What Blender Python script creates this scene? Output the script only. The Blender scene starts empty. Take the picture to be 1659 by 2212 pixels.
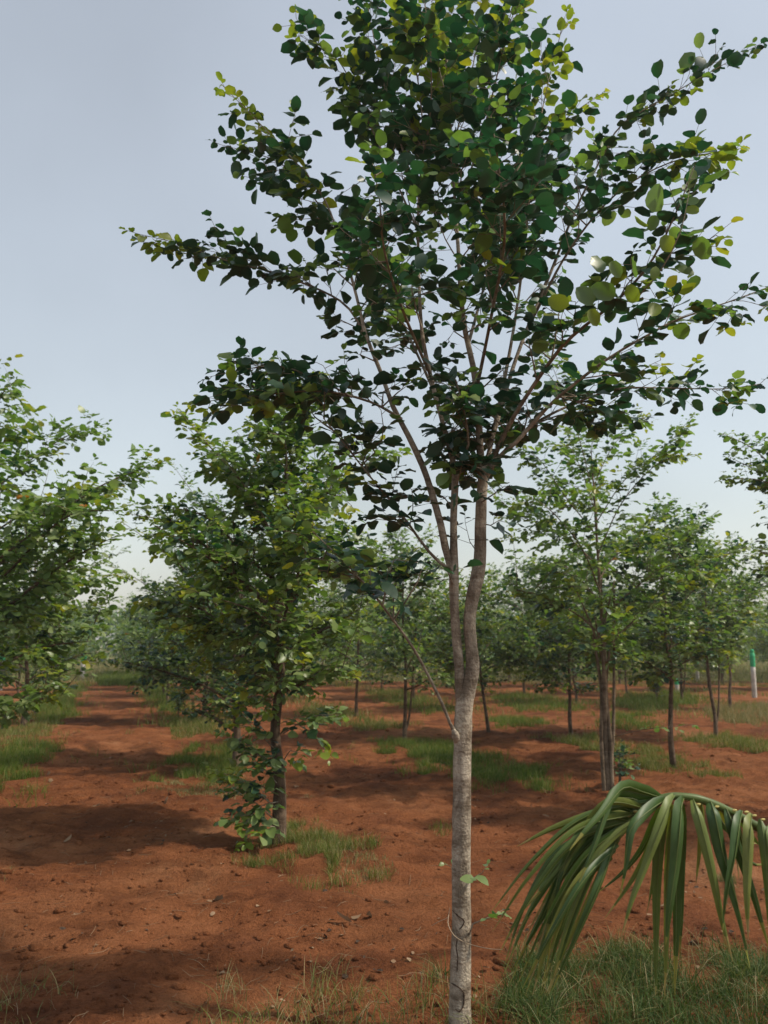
import bpy, math
import numpy as np
from mathutils import Matrix

# ------------------------------------------------------------------ camera, sky, sun, exposure
sc = bpy.context.scene
C = sc.collection
FPX, CX, CY, CAM_H = 1671.0, 829.5, 1106.0, 1.6          # picture measured on a 1659 x 2212 sheet
PITCH = math.atan((1390 - 1106) / FPX)
cam_d = bpy.data.cameras.new('camera')
cam_d.sensor_fit = 'VERTICAL'; cam_d.sensor_height = 36.0; cam_d.lens = 36.0 * FPX / 2212.0
cam_d.clip_start = 0.05; cam_d.clip_end = 3000
cam_d.dof.use_dof = True; cam_d.dof.focus_distance = 3.3; cam_d.dof.aperture_fstop = 3.6
cam = bpy.data.objects.new('camera', cam_d); C.objects.link(cam)
cam.location = (0, 0, CAM_H); cam.rotation_euler = (math.pi / 2 + PITCH, 0, 0)
sc.camera = cam

SUN_EL, SUN_AZ = math.radians(50), math.radians(100)      # azimuth clockwise from +Y: from the right, a little behind us
world = bpy.data.worlds.new('World'); sc.world = world; world.use_nodes = True
wn, wl = world.node_tree.nodes, world.node_tree.links
bg = wn['Background']
sky = wn.new('ShaderNodeTexSky'); sky.sky_type = 'NISHITA'; sky.sun_disc = False
sky.sun_elevation = SUN_EL; sky.sun_rotation = SUN_AZ
sky.air_density = 1.7; sky.dust_density = 2.0; sky.ozone_density = 1.2; sky.altitude = 100
hs = wn.new('ShaderNodeHueSaturation'); hs.inputs['Saturation'].default_value = 0.54
wl.new(sky.outputs[0], hs.inputs['Color']); tint = wn.new('ShaderNodeMix'); tint.data_type = 'RGBA'; tint.blend_type = 'MULTIPLY'; tint.inputs[0].default_value = 1.0; tint.inputs[7].default_value = (0.965, 1.0, 1.0, 1)
wl.new(hs.outputs[0], tint.inputs[6]); veil = wn.new('ShaderNodeMix'); veil.data_type = 'RGBA'; veil.inputs[0].default_value = 0.38; veil.inputs[7].default_value = (3.3, 3.42, 3.76, 1)   # even white haze over the whole sky
wl.new(tint.outputs[2], veil.inputs[6]); tco = wn.new('ShaderNodeTexCoord'); cn = wn.new('ShaderNodeTexNoise'); cn.inputs['Scale'].default_value = 2.6; cn.inputs['Detail'].default_value = 5; cn.inputs['Roughness'].default_value = 0.45
cmr = wn.new('ShaderNodeMapRange'); cmr.inputs['From Min'].default_value = 0.35; cmr.inputs['From Max'].default_value = 0.72; cmr.inputs['To Min'].default_value = 0.96; cmr.inputs['To Max'].default_value = 1.12
cmx = wn.new('ShaderNodeVectorMath'); cmx.operation = 'SCALE'      # faint uneven haze, the same all round the sky
wl.new(tco.outputs['Generated'], cn.inputs['Vector']); wl.new(cn.outputs[0], cmr.inputs[0]); wl.new(cmr.outputs[0], cmx.inputs['Scale'])
wl.new(veil.outputs[2], cmx.inputs[0]); wl.new(cmx.outputs[0], bg.inputs['Color'])
bg.inputs['Strength'].default_value = 0.15
sun_d = bpy.data.lights.new('sun', 'SUN'); sun_d.energy = 3.6; sun_d.angle = math.radians(2.4); sun_d.color = (1.0, 0.9, 0.76)
sun = bpy.data.objects.new('sun', sun_d); C.objects.link(sun)
sx, sy, sz = math.cos(SUN_EL) * math.sin(SUN_AZ), math.cos(SUN_EL) * math.cos(SUN_AZ), math.sin(SUN_EL)
from mathutils import Vector
sun.rotation_euler = Vector((sx, sy, sz)).to_track_quat('Z', 'Y').to_euler()
sc.view_settings.view_transform = 'Standard'; sc.view_settings.look = 'None'
sc.view_settings.exposure = 0.17; sc.view_settings.gamma = 1.0; sc.view_settings.use_curve_mapping = False
sc.cycles.max_bounces = 8; sc.cycles.transparent_max_bounces = 4
sc.cycles.use_denoising = True

# ------------------------------------------------------------------ measuring helpers
def ray(x, y):
    u, v = (x - CX) / FPX, (CY - y) / FPX
    return np.array([u, math.cos(PITCH) - v * math.sin(PITCH), math.sin(PITCH) + v * math.cos(PITCH)])
def at(x, y, Y):                     # the point seen at (x, y) that stands Y metres in front
    r = ray(x, y); return np.array([0, 0, CAM_H]) + r * (Y / r[1])
def ground(x, y):
    r = ray(x, y); t = -CAM_H / r[2]; return r[0] * t, r[1] * t
def project(p):
    p = np.atleast_2d(p) - np.array([0, 0, CAM_H])
    d = p[:, 1] * math.cos(PITCH) + p[:, 2] * math.sin(PITCH)
    v = -p[:, 1] * math.sin(PITCH) + p[:, 2] * math.cos(PITCH)
    return CX + FPX * p[:, 0] / d, CY - FPX * v / d, d

# value noise
_T = np.random.default_rng(5).random((256, 256))
def vnoise(x, y):
    x = np.asarray(x, float); y = np.asarray(y, float)
    xi, yi = np.floor(x).astype(int), np.floor(y).astype(int)
    fx, fy = x - xi, y - yi
    fx = fx * fx * (3 - 2 * fx); fy = fy * fy * (3 - 2 * fy)
    g = lambda a, b: _T[a & 255, b & 255]
    return (g(xi, yi) * (1 - fx) + g(xi + 1, yi) * fx) * (1 - fy) + (g(xi, yi + 1) * (1 - fx) + g(xi + 1, yi + 1) * fx) * fy - 0.5
RD = np.array([-0.326, 0.945]); RP = np.array([0.945, 0.326])     # along the rows, across the rows
def height(x, y):
    x = np.asarray(x, float); y = np.asarray(y, float)
    a = x * RD[0] + y * RD[1]; b = x * RP[0] + y * RP[1]
    near = np.clip((60 - np.hypot(x, y)) / 45, 0, 1)
    h = 0.10 * vnoise(x * 0.35, y * 0.35) + 0.055 * vnoise(b * 1.6, a * 1.1 + 9) + 0.06 * vnoise(x * 3.1 + 7, y * 3.1)
    h = h + 0.044 * vnoise(x * 8.3, y * 8.3 + 3) + 0.05 * np.maximum(0, vnoise(x * 15, y * 15) - .12) + 0.018 * vnoise(x * 27, y * 27)
    return h * near

# ------------------------------------------------------------------ mesh helpers
def mesh_np(name, verts, faces, mats, midx=None, smooth=True):
    """faces: list of (n, k) int arrays"""
    me = bpy.data.meshes.new(name)
    verts = np.asarray(verts, np.float32)
    faces = [np.asarray(f, np.int32) for f in faces if len(f)]
    nl = sum(f.size for f in faces); nf = sum(len(f) for f in faces)
    me.vertices.add(len(verts)); me.vertices.foreach_set('co', verts.ravel())
    me.loops.add(nl); me.loops.foreach_set('vertex_index', np.concatenate([f.ravel() for f in faces]))
    sizes = np.concatenate([np.full(len(f), f.shape[1], np.int32) for f in faces])
    me.polygons.add(nf)
    me.polygons.foreach_set('loop_start', np.concatenate([[0], np.cumsum(sizes)[:-1]]).astype(np.int32))
    for m in mats: me.materials.append(m)
    if midx is not None: me.polygons.foreach_set('material_index', np.asarray(midx, np.int32))
    me.polygons.foreach_set('use_smooth', np.full(nf, smooth))
    me.update(calc_edges=True); me.validate()
    return me
def link(name, data, parent=None, loc=None):
    o = bpy.data.objects.new(name, data); C.objects.link(o)
    if parent is not None: o.parent = parent
    if loc is not None: o.location = loc
    return o
def tag(o, label=None, cat=None, group=None, kind=None):
    if label: o['label'] = label
    if cat: o['category'] = cat
    if group: o['group'] = group
    if kind: o['kind'] = kind
    return o
def smooth_line(pts, rad, step):
    """Catmull-Rom through pts (n,3) with radii, resampled every step metres"""
    pts = np.asarray(pts, float); rad = np.asarray(rad, float)
    P = np.vstack([2 * pts[0] - pts[1], pts, 2 * pts[-1] - pts[-2]])
    out, ro = [], []
    for i in range(len(pts) - 1):
        p0, p1, p2, p3 = P[i:i + 4]
        n = max(1, int(np.linalg.norm(p2 - p1) / step))
        for t in np.arange(n) / n:
            out.append(0.5 * (2 * p1 + (p2 - p0) * t + (2 * p0 - 5 * p1 + 4 * p2 - p3) * t * t + (3 * p1 - p0 - 3 * p2 + p3) * t ** 3))
            ro.append(rad[i] * (1 - t) + rad[i + 1] * t)
    out.append(pts[-1]); ro.append(rad[-1])
    return np.array(out), np.array(ro)
class MB:
    def __init__(s): s.v = []; s.f = {3: [], 4: []}; s.n = 0; s.m = {3: [], 4: []}
    def add(s, v, f, mi=0):
        v = np.asarray(v, float)
        for a in f:
            a = np.asarray(a, np.int64)
            if len(a): s.f[a.shape[1]].append(a + s.n); s.m[a.shape[1]].append(np.full(len(a), mi))
        s.v.append(v); s.n += len(v)
    def tube(s, pts, rad, sides=8, mi=0, rng=None, rough=0.0):
        pts = np.asarray(pts, float); rad = np.asarray(rad, float); n = len(pts)
        T = np.gradient(pts, axis=0); T /= np.linalg.norm(T, axis=1)[:, None] + 1e-9
        ref = np.array([0.03, 1.0, 0.07]) if abs(T[0][1]) < 0.9 else np.array([1.0, 0, 0.05])
        U = np.cross(T, ref); U /= np.linalg.norm(U, axis=1)[:, None]; V = np.cross(T, U)
        a = np.arange(sides) / sides * 2 * math.pi
        rr = np.repeat(rad[:, None], sides, 1)
        if rng is not None and rough:
            k = rng.normal(0, rough, (n, sides)); k = (k + np.roll(k, 1, 1) + np.roll(k, 1, 0)) / 1.7
            rr = rr * (1 + k)
        v = pts[:, None] + rr[..., None] * (np.cos(a)[None, :, None] * U[:, None] + np.sin(a)[None, :, None] * V[:, None])
        i = np.arange(n - 1)[:, None] * sides; j = np.arange(sides)[None]; k = (j + 1) % sides
        q = np.stack([i + j, i + k, i + sides + k, i + sides + j], -1).reshape(-1, 4)
        vv = np.vstack([v.reshape(-1, 3), pts[-1:] + T[-1:] * rad[-1] * 0.6])
        e = (n - 1) * sides
        tip = np.stack([e + np.arange(sides), e + (np.arange(sides) + 1) % sides, np.full(sides, n * sides)], -1)
        s.add(vv, [q, tip], mi)
    def mesh(s, name, mats, smooth=True):
        fs, ms = [], []
        for k in (3, 4):
            if s.f[k]: fs.append(np.vstack(s.f[k])); ms.append(np.concatenate(s.m[k]))
        return mesh_np(name, np.vstack(s.v), fs, mats, np.concatenate(ms), smooth)

# ------------------------------------------------------------------ materials
def new_mat(name):
    m = bpy.data.materials.new(name); m.use_nodes = True
    nt = m.node_tree; nt.nodes.clear()
    out = nt.nodes.new('ShaderNodeOutputMaterial')
    return m, nt, out
def N(nt, t, **kw):
    n = nt.nodes.new(t)
    for k, v in kw.items():
        if k in n.inputs: n.inputs[k].default_value = v
        else: setattr(n, k, v)
    return n
def ramp(nt, stops, interp='LINEAR'):
    r = nt.nodes.new('ShaderNodeValToRGB'); r.color_ramp.interpolation = interp
    el = r.color_ramp.elements
    while len(el) < len(stops): el.new(0.5)
    for e, (p, c) in zip(el, stops): e.position = p; e.color = (*c, 1)
    return r
def rand_node(nt):
    g = N(nt, 'ShaderNodeNewGeometry'); oi = N(nt, 'ShaderNodeObjectInfo')
    a = N(nt, 'ShaderNodeMath', operation='ADD'); f = N(nt, 'ShaderNodeMath', operation='FRACT')
    nt.links.new(g.outputs['Random Per Island'], a.inputs[0]); nt.links.new(oi.outputs['Random'], a.inputs[1])
    nt.links.new(a.outputs[0], f.inputs[0])
    return f.outputs[0], g
def leaf_mat(name, stops, trans_gain, trans, rough=0.4, back=1.1, spec=0.5):
    m, nt, out = new_mat(name); L = nt.links.new
    r, g = rand_node(nt)
    cr = ramp(nt, stops); L(r, cr.inputs[0])
    tc = N(nt, 'ShaderNodeTexCoord'); nz = N(nt, 'ShaderNodeTexNoise', Scale=38.0, Detail=3.0)
    L(tc.outputs['Object'], nz.inputs['Vector'])
    hv = N(nt, 'ShaderNodeHueSaturation'); L(cr.outputs[0], hv.inputs['Color'])
    mr = N(nt, 'ShaderNodeMapRange'); mr.inputs['To Min'].default_value = 0.75; mr.inputs['To Max'].default_value = 1.28
    L(nz.outputs[0], mr.inputs[0]); L(mr.outputs[0], hv.inputs['Value'])
    bk = N(nt, 'ShaderNodeMix', data_type='RGBA', blend_type='MULTIPLY'); bk.inputs[7].default_value = (back * .9, back, back * 1.15, 1)
    L(g.outputs['Backfacing'], bk.inputs[0]); L(hv.outputs[0], bk.inputs[6])
    p = N(nt, 'ShaderNodeBsdfPrincipled', Roughness=rough); p.inputs['Specular IOR Level'].default_value = spec
    L(bk.outputs[2], p.inputs['Base Color'])
    t = N(nt, 'ShaderNodeBsdfTranslucent')
    tg = N(nt, 'ShaderNodeMix', data_type='RGBA', blend_type='MULTIPLY'); tg.inputs[0].default_value = 1; tg.inputs[7].default_value = (*trans_gain, 1)
    L(hv.outputs[0], tg.inputs[6]); L(tg.outputs[2], t.inputs['Color'])
    mx = N(nt, 'ShaderNodeMixShader'); mx.inputs[0].default_value = trans
    L(p.outputs[0], mx.inputs[1]); L(t.outputs[0], mx.inputs[2]); L(mx.outputs[0], out.inputs[0])
    return m
M_OLD = leaf_mat('leaf_mature', [(0, (0.015, 0.046, 0.031)), (0.5, (0.030, 0.076, 0.040)), (1, (0.062, 0.118, 0.050))], (0.7, 1.9, 1.1), 0.18, 0.43)
M_MID = leaf_mat('leaf_green', [(0, (0.085, 0.140, 0.042)), (0.6, (0.145, 0.205, 0.062)), (1, (0.22, 0.27, 0.11))], (1.5, 2.0, 0.7), 0.3)
M_YNG = leaf_mat('leaf_young', [(0, (0.130, 0.195, 0.030)), (0.7, (0.19, 0.25, 0.034)), (1, (0.28, 0.275, 0.036))], (1.6, 1.6, 0.6), 0.42)
M_YEL = leaf_mat('leaf_yellowed', [(0, (0.33, 0.24, 0.02)), (1, (0.36, 0.15, 0.03))], (1.3, 1.2, 0.6), 0.4)
LEAFM = [M_OLD, M_MID, M_YNG, M_YEL]
M_GRASS = leaf_mat('grass_blades', [(0, (0.07, 0.10, 0.020)), (0.45, (0.12, 0.155, 0.030)), (0.72, (0.19, 0.19, 0.05)), (0.85, (0.30, 0.23, 0.11))], (1.5, 1.6, 0.7), 0.3, 0.5, spec=0.15)
M_GRASSD = leaf_mat('grass_dry', [(0, (0.12, 0.14, 0.04)), (0.5, (0.20, 0.18, 0.07)), (1, (0.36, 0.28, 0.14))], (1.3, 1.3, 0.8), 0.25, 0.6, spec=0.15)
M_GRASSF = leaf_mat('grass_lush', [(0, (0.055, 0.095, 0.016)), (0.6, (0.10, 0.145, 0.024)), (0.85, (0.17, 0.19, 0.04)), (1, (0.28, 0.22, 0.10))], (1.6, 1.8, 0.7), 0.3, 0.5, spec=0.15)
M_GRASSK = leaf_mat('grass_dark', [(0, (0.030, 0.058, 0.014)), (0.6, (0.062, 0.098, 0.022)), (0.9, (0.12, 0.135, 0.04)), (1, (0.26, 0.20, 0.10))], (1.5, 1.6, 0.7), 0.25, 0.5, spec=0.15)
M_PALM = leaf_mat('palm_leaflet', [(0, (0.035, 0.068, 0.014)), (0.4, (0.058, 0.096, 0.018)), (0.75, (0.115, 0.145, 0.030)), (1, (0.21, 0.20, 0.04))], (1.6, 1.7, 0.6), 0.2, 0.45, 1.1, 0.35)
M_PTIP = leaf_mat('palm_tip', [(0, (0.20, 0.19, 0.03)), (0.6, (0.30, 0.25, 0.06)), (1, (0.30, 0.20, 0.08))], (1.3, 1.3, 0.7), 0.2, 0.6, 1.1, 0.3)
M_STRAW = leaf_mat('dry_leaf', [(0, (0.17, 0.095, 0.05)), (0.5, (0.24, 0.15, 0.085)), (1, (0.31, 0.21, 0.13))], (1, 1, 1), 0.12, 0.7, 1.0, 0.2)

def bark_mat(name, c0, c1, c2, stain=0.0, ring=30.0):
    m, nt, out = new_mat(name); L = nt.links.new
    tc = N(nt, 'ShaderNodeTexCoord')
    mp = N(nt, 'ShaderNodeMapping'); mp.inputs['Scale'].default_value = (22, 22, 5); L(tc.outputs['Object'], mp.inputs[0])
    n1 = N(nt, 'ShaderNodeTexNoise', Scale=1.0, Detail=8.0, Roughness=0.65); L(mp.outputs[0], n1.inputs['Vector'])
    cr = ramp(nt, [(0.28, c0), (0.5, c1), (0.72, c2)]); L(n1.outputs[0], cr.inputs[0])
    mp2 = N(nt, 'ShaderNodeMapping'); mp2.inputs['Scale'].default_value = (4, 4, ring); L(tc.outputs['Object'], mp2.inputs[0])
    n2 = N(nt, 'ShaderNodeTexNoise', Scale=1.0, Detail=4.0, Roughness=0.7); L(mp2.outputs[0], n2.inputs['Vector'])
    r2 = ramp(nt, [(0.36, (0.55, 0.5, 0.46)), (0.5, (1, 1, 1)), (0.72, (1.12, 1.1, 1.06))]); L(n2.outputs[0], r2.inputs[0])
    mu = N(nt, 'ShaderNodeMix', data_type='RGBA', blend_type='MULTIPLY'); mu.inputs[0].default_value = 0.75
    L(cr.outputs[0], mu.inputs[6]); L(r2.outputs[0], mu.inputs[7])
    n3 = N(nt, 'ShaderNodeTexNoise', Scale=5.5, Detail=6.0, Roughness=0.75, Distortion=0.8); L(tc.outputs['Object'], n3.inputs['Vector'])
    r3 = ramp(nt, [(0.5 - 0.08 * stain, (1, 1, 1)), (0.58, (0.34, 0.29, 0.25))]); L(n3.outputs[0], r3.inputs[0])
    mu2 = N(nt, 'ShaderNodeMix', data_type='RGBA', blend_type='MULTIPLY'); mu2.inputs[0].default_value = min(1, 0.35 + stain * 0.5)
    L(mu.outputs[2], mu2.inputs[6]); L(r3.outputs[0], mu2.inputs[7])
    p = N(nt, 'ShaderNodeBsdfPrincipled', Roughness=0.85); p.inputs['Specular IOR Level'].default_value = 0.2
    L(mu2.outputs[2], p.inputs['Base Color'])
    n4 = N(nt, 'ShaderNodeTexNoise', Scale=90.0, Detail=5.0); L(tc.outputs['Object'], n4.inputs['Vector'])
    ad = N(nt, 'ShaderNodeMath', operation='ADD'); L(n4.outputs[0], ad.inputs[0]); L(n1.outputs[0], ad.inputs[1])
    b = N(nt, 'ShaderNodeBump', Strength=0.8, Distance=0.012); L(ad.outputs[0], b.inputs['Height']); L(b.outputs[0], p.inputs['Normal'])
    L(p.outputs[0], out.inputs[0])
    return m
M_BARK = bark_mat('bark_pale', (0.18, 0.148, 0.11), (0.38, 0.325, 0.25), (0.50, 0.435, 0.345), 0.8)
M_TWIG = bark_mat('bark_twig', (0.13, 0.108, 0.08), (0.24, 0.20, 0.15), (0.33, 0.285, 0.22), 0.2)
M_BARK2 = bark_mat('bark_brown', (0.075, 0.05, 0.034), (0.15, 0.105, 0.072), (0.24, 0.18, 0.13), 0.5, 14)
M_BARK3 = bark_mat('bark_tan', (0.10, 0.072, 0.048), (0.21, 0.16, 0.11), (0.31, 0.245, 0.175), 0.5, 14)
M_SCAR = bark_mat('bark_crust', (0.03, 0.02, 0.013), (0.07, 0.045, 0.03), (0.12, 0.085, 0.06), 0.6, 60)

def soil_mat(name, far=True):
    m, nt, out = new_mat(name); L = nt.links.new
    g = N(nt, 'ShaderNodeNewGeometry')
    def noise(s, d=6.0, r=0.6, dist=0.0):
        n = N(nt, 'ShaderNodeTexNoise', Scale=s, Detail=d, Roughness=r, Distortion=dist); L(g.outputs['Position'], n.inputs['Vector']); return n.outputs[0]
    a = noise(0.55, 5.0, 0.6, 0.6); b = noise(2.8, 9.0, 0.72); c = noise(42.0, 6.0, 0.7)
    c1 = ramp(nt, [(0.34, (0.140, 0.049, 0.022)), (0.48, (0.232, 0.082, 0.032)), (0.6, (0.27, 0.104, 0.043)), (0.7, (0.34, 0.158, 0.075))]); L(a, c1.inputs[0])
    c2 = ramp(nt, [(0.32, (0.45, 0.42, 0.42)), (0.48, (1, 1, 1)), (0.68, (1.3, 1.33, 1.36))]); L(b, c2.inputs[0])
    c3 = ramp(nt, [(0.32, (0.42, 0.40, 0.40)), (0.46, (1, 1, 1)), (0.66, (1.3, 1.33, 1.38))]); L(c, c3.inputs[0])
    m1 = N(nt, 'ShaderNodeMix', data_type='RGBA', blend_type='MULTIPLY'); m1.inputs[0].default_value = 0.9; L(c1.outputs[0], m1.inputs[6]); L(c2.outputs[0], m1.inputs[7])
    m2 = N(nt, 'ShaderNodeMix', data_type='RGBA', blend_type='MULTIPLY'); m2.inputs[0].default_value = 0.55; L(m1.outputs[2], m2.inputs[6]); L(c3.outputs[0], m2.inputs[7])
    mpx = N(nt, 'ShaderNodeMapping'); mpx.inputs['Rotation'].default_value = (0, 0, -0.2); mpx.inputs['Scale'].default_value = (0.5, 3.2, 1); L(g.outputs['Position'], mpx.inputs[0])
    st = N(nt, 'ShaderNodeTexNoise', Scale=1.0, Detail=6.0, Roughness=0.65, Distortion=0.5); L(mpx.outputs[0], st.inputs['Vector'])     # drag lines of the harrow across the rows
    c4 = ramp(nt, [(0.36, (0.66, 0.64, 0.63)), (0.5, (1, 1, 1)), (0.66, (1.2, 1.24, 1.3))]); L(st.outputs[0], c4.inputs[0])
    m4 = N(nt, 'ShaderNodeMix', data_type='RGBA', blend_type='MULTIPLY'); m4.inputs[0].default_value = 0.8; L(m2.outputs[2], m4.inputs[6]); L(c4.outputs[0], m4.inputs[7])
    col = m4.outputs[2]
    if far:                                  # beyond the plots the open field is thin dry grass
        sp = N(nt, 'ShaderNodeSeparateXYZ'); L(g.outputs['Position'], sp.inputs[0])
        mr = N(nt, 'ShaderNodeMapRange'); mr.inputs['From Min'].default_value = 27; mr.inputs['From Max'].default_value = 40; L(sp.outputs[1], mr.inputs[0])
        ad = N(nt, 'ShaderNodeMath', operation='MULTIPLY_ADD'); ad.inputs[1].default_value = 1.0
        n = noise(0.35, 4.0)
        sub = N(nt, 'ShaderNodeMath', operation='SUBTRACT'); sub.inputs[1].default_value = 0.5; L(n, sub.inputs[0])
        L(mr.outputs[0], ad.inputs[0]); L(sub.outputs[0], ad.inputs[2])
        fr = ramp(nt, [(0.4, (0, 0, 0)), (0.6, (1, 1, 1))]); L(ad.outputs[0], fr.inputs[0])
        gr = ramp(nt, [(0.3, (0.09, 0.10, 0.035)), (0.7, (0.20, 0.165, 0.07))]); L(b, gr.inputs[0])
        m3 = N(nt, 'ShaderNodeMix', data_type='RGBA'); L(fr.outputs[0], m3.inputs[0]); L(col, m3.inputs[6]); L(gr.outputs[0], m3.inputs[7])
        col = m3.outputs[2]
    p = N(nt, 'ShaderNodeBsdfPrincipled', Roughness=0.95); p.inputs['Specular IOR Level'].default_value = 0.08
    L(col, p.inputs['Base Color'])
    s = N(nt, 'ShaderNodeMath', operation='MULTIPLY_ADD'); s.inputs[1].default_value = 0.35; L(noise(120, 4.0), s.inputs[0]); L(c, s.inputs[2])
    bp = N(nt, 'ShaderNodeBump', Strength=1.0, Distance=0.05); L(s.outputs[0], bp.inputs['Height']); L(bp.outputs[0], p.inputs['Normal'])
    L(p.outputs[0], out.inputs[0])
    return m
M_SOIL = soil_mat('red_soil'); M_CLOD = soil_mat('red_clod', False)

def plain(name, col, rough=0.6, var=0.25, scale=14.0, spec=0.3):
    m, nt, out = new_mat(name); L = nt.links.new
    tc = N(nt, 'ShaderNodeTexCoord'); n = N(nt, 'ShaderNodeTexNoise', Scale=scale, Detail=6.0, Roughness=0.65); L(tc.outputs['Object'], n.inputs['Vector'])
    cr = ramp(nt, [(0.3, tuple(c * (1 - var) for c in col)), (0.7, tuple(min(1, c * (1 + var)) for c in col))]); L(n.outputs[0], cr.inputs[0])
    p = N(nt, 'ShaderNodeBsdfPrincipled', Roughness=rough); p.inputs['Specular IOR Level'].default_value = spec
    L(cr.outputs[0], p.inputs['Base Color']); L(p.outputs[0], out.inputs[0]); return m
M_WHITE = plain('post_white', (0.48, 0.45, 0.41), 0.7, 0.35, 5.0); M_GREENP = plain('post_green', (0.03, 0.36, 0.15), 0.5, 0.2)
M_VINE = plain('dry_vine', (0.36, 0.27, 0.18), 0.8)
M_RACHIS = plain('palm_rachis', (0.07, 0.10, 0.025), 0.45, 0.3); M_NODE = plain('palm_node', (0.42, 0.36, 0.12), 0.5, 0.3, 40)
M_PHUSK = plain('palm_husk', (0.16, 0.11, 0.06), 0.9, 0.4, 20)
M_RIB = plain('palm_midrib', (0.12, 0.15, 0.04), 0.45, 0.2)

# ------------------------------------------------------------------ ground
def axis(lo, hi, flo, fhi, step, grow=1.09):
    a = list(np.arange(flo, fhi, step)); s = step; x = a[-1]
    while x < hi: s *= grow; x += s; a.append(x)
    s = step; x = flo; b = []
    while x > lo: s *= grow; x -= s; b.append(x)
    return np.array(b[::-1] + a)
gx, gy = axis(-900, 900, -6.5, 6.5, 0.04), axis(-300, 1500, 2.6, 12.0, 0.04, 1.05)
GX, GY = np.meshgrid(gx, gy)
gv = np.stack([GX, GY, height(GX, GY)], -1).reshape(-1, 3)
nx = len(gx); ii = np.arange(len(gy) - 1)[:, None] * nx + np.arange(nx - 1)[None]
gf = np.stack([ii, ii + 1, ii + nx + 1, ii + nx], -1).reshape(-1, 4)
tag(link('ground', mesh_np('ground', gv, [gf], [M_SOIL])), 'rough red soil of the orchard floor reaching to the horizon', kind='structure')

# ------------------------------------------------------------------ leaves
def leaf_mesh_data(seed, lod):
    r = np.random.default_rng(seed)
    w = 0.355 * r.uniform(0.78, 1.15); fold = r.uniform(-0.1, 0.5); curl = r.uniform(-0.15, 0.4); notch = r.uniform(0, 0.05); tws = r.normal(0, .22)
    if lod == 0:
        ys = np.array([0.0, 0.14, 0.38, 0.64, 0.86, 1.0]); ws = np.array([0.0, 0.66, 1.0, 0.97, 0.62, 0.0]) * w
    elif lod == 1:
        ys = np.array([0.0, 0.25, 0.7, 1.0]); ws = np.array([0, 0.9, 0.9, 0]) * w
    else:
        ys = np.array([0.0, 0.5, 1.0]); ws = np.array([0, 1.1, 0]) * w
    n = len(ys); z = -curl * ys ** 2; wob = r.normal(0, 0.035, (2, n))
    mid = np.stack([np.zeros(n), ys, z], -1); mid[-1, 1] -= notch
    L_ = np.stack([-ws, ys + wob[0], z + fold * ws + wob[1]], -1)[1:-1]; R_ = np.stack([ws, ys + wob[1], z + fold * ws + wob[0]], -1)[1:-1]
    L_[:, 2] += tws * L_[:, 0] * L_[:, 1]; R_[:, 2] += tws * R_[:, 0] * R_[:, 1]
    v = np.vstack([mid, L_, R_]); k = n - 2; tri, qd = [], []
    l0, r0 = n, n + k
    tri += [(0, 1, l0), (0, r0, 1), (n - 2, n - 1, l0 + k - 1), (n - 2, r0 + k - 1, n - 1)]
    for i in range(k - 1):
        qd += [(1 + i, 2 + i, l0 + i + 1, l0 + i), (1 + i, r0 + i, r0 + i + 1, 2 + i)]
    return v, np.array(tri), np.array(qd).reshape(-1, 4)
NV = 10
LEAFD = [[leaf_mesh_data(10 * l + i, l) for i in range(NV)] for l in range(3)]
LEAFME = {}
def leaf_me(var, cls):
    if (var, cls) not in LEAFME:
        v, t, q = LEAFD[0][var]; LEAFME[(var, cls)] = mesh_np('leaf', v, [t, q], [LEAFM[cls]])
    return LEAFME[(var, cls)]

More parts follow.
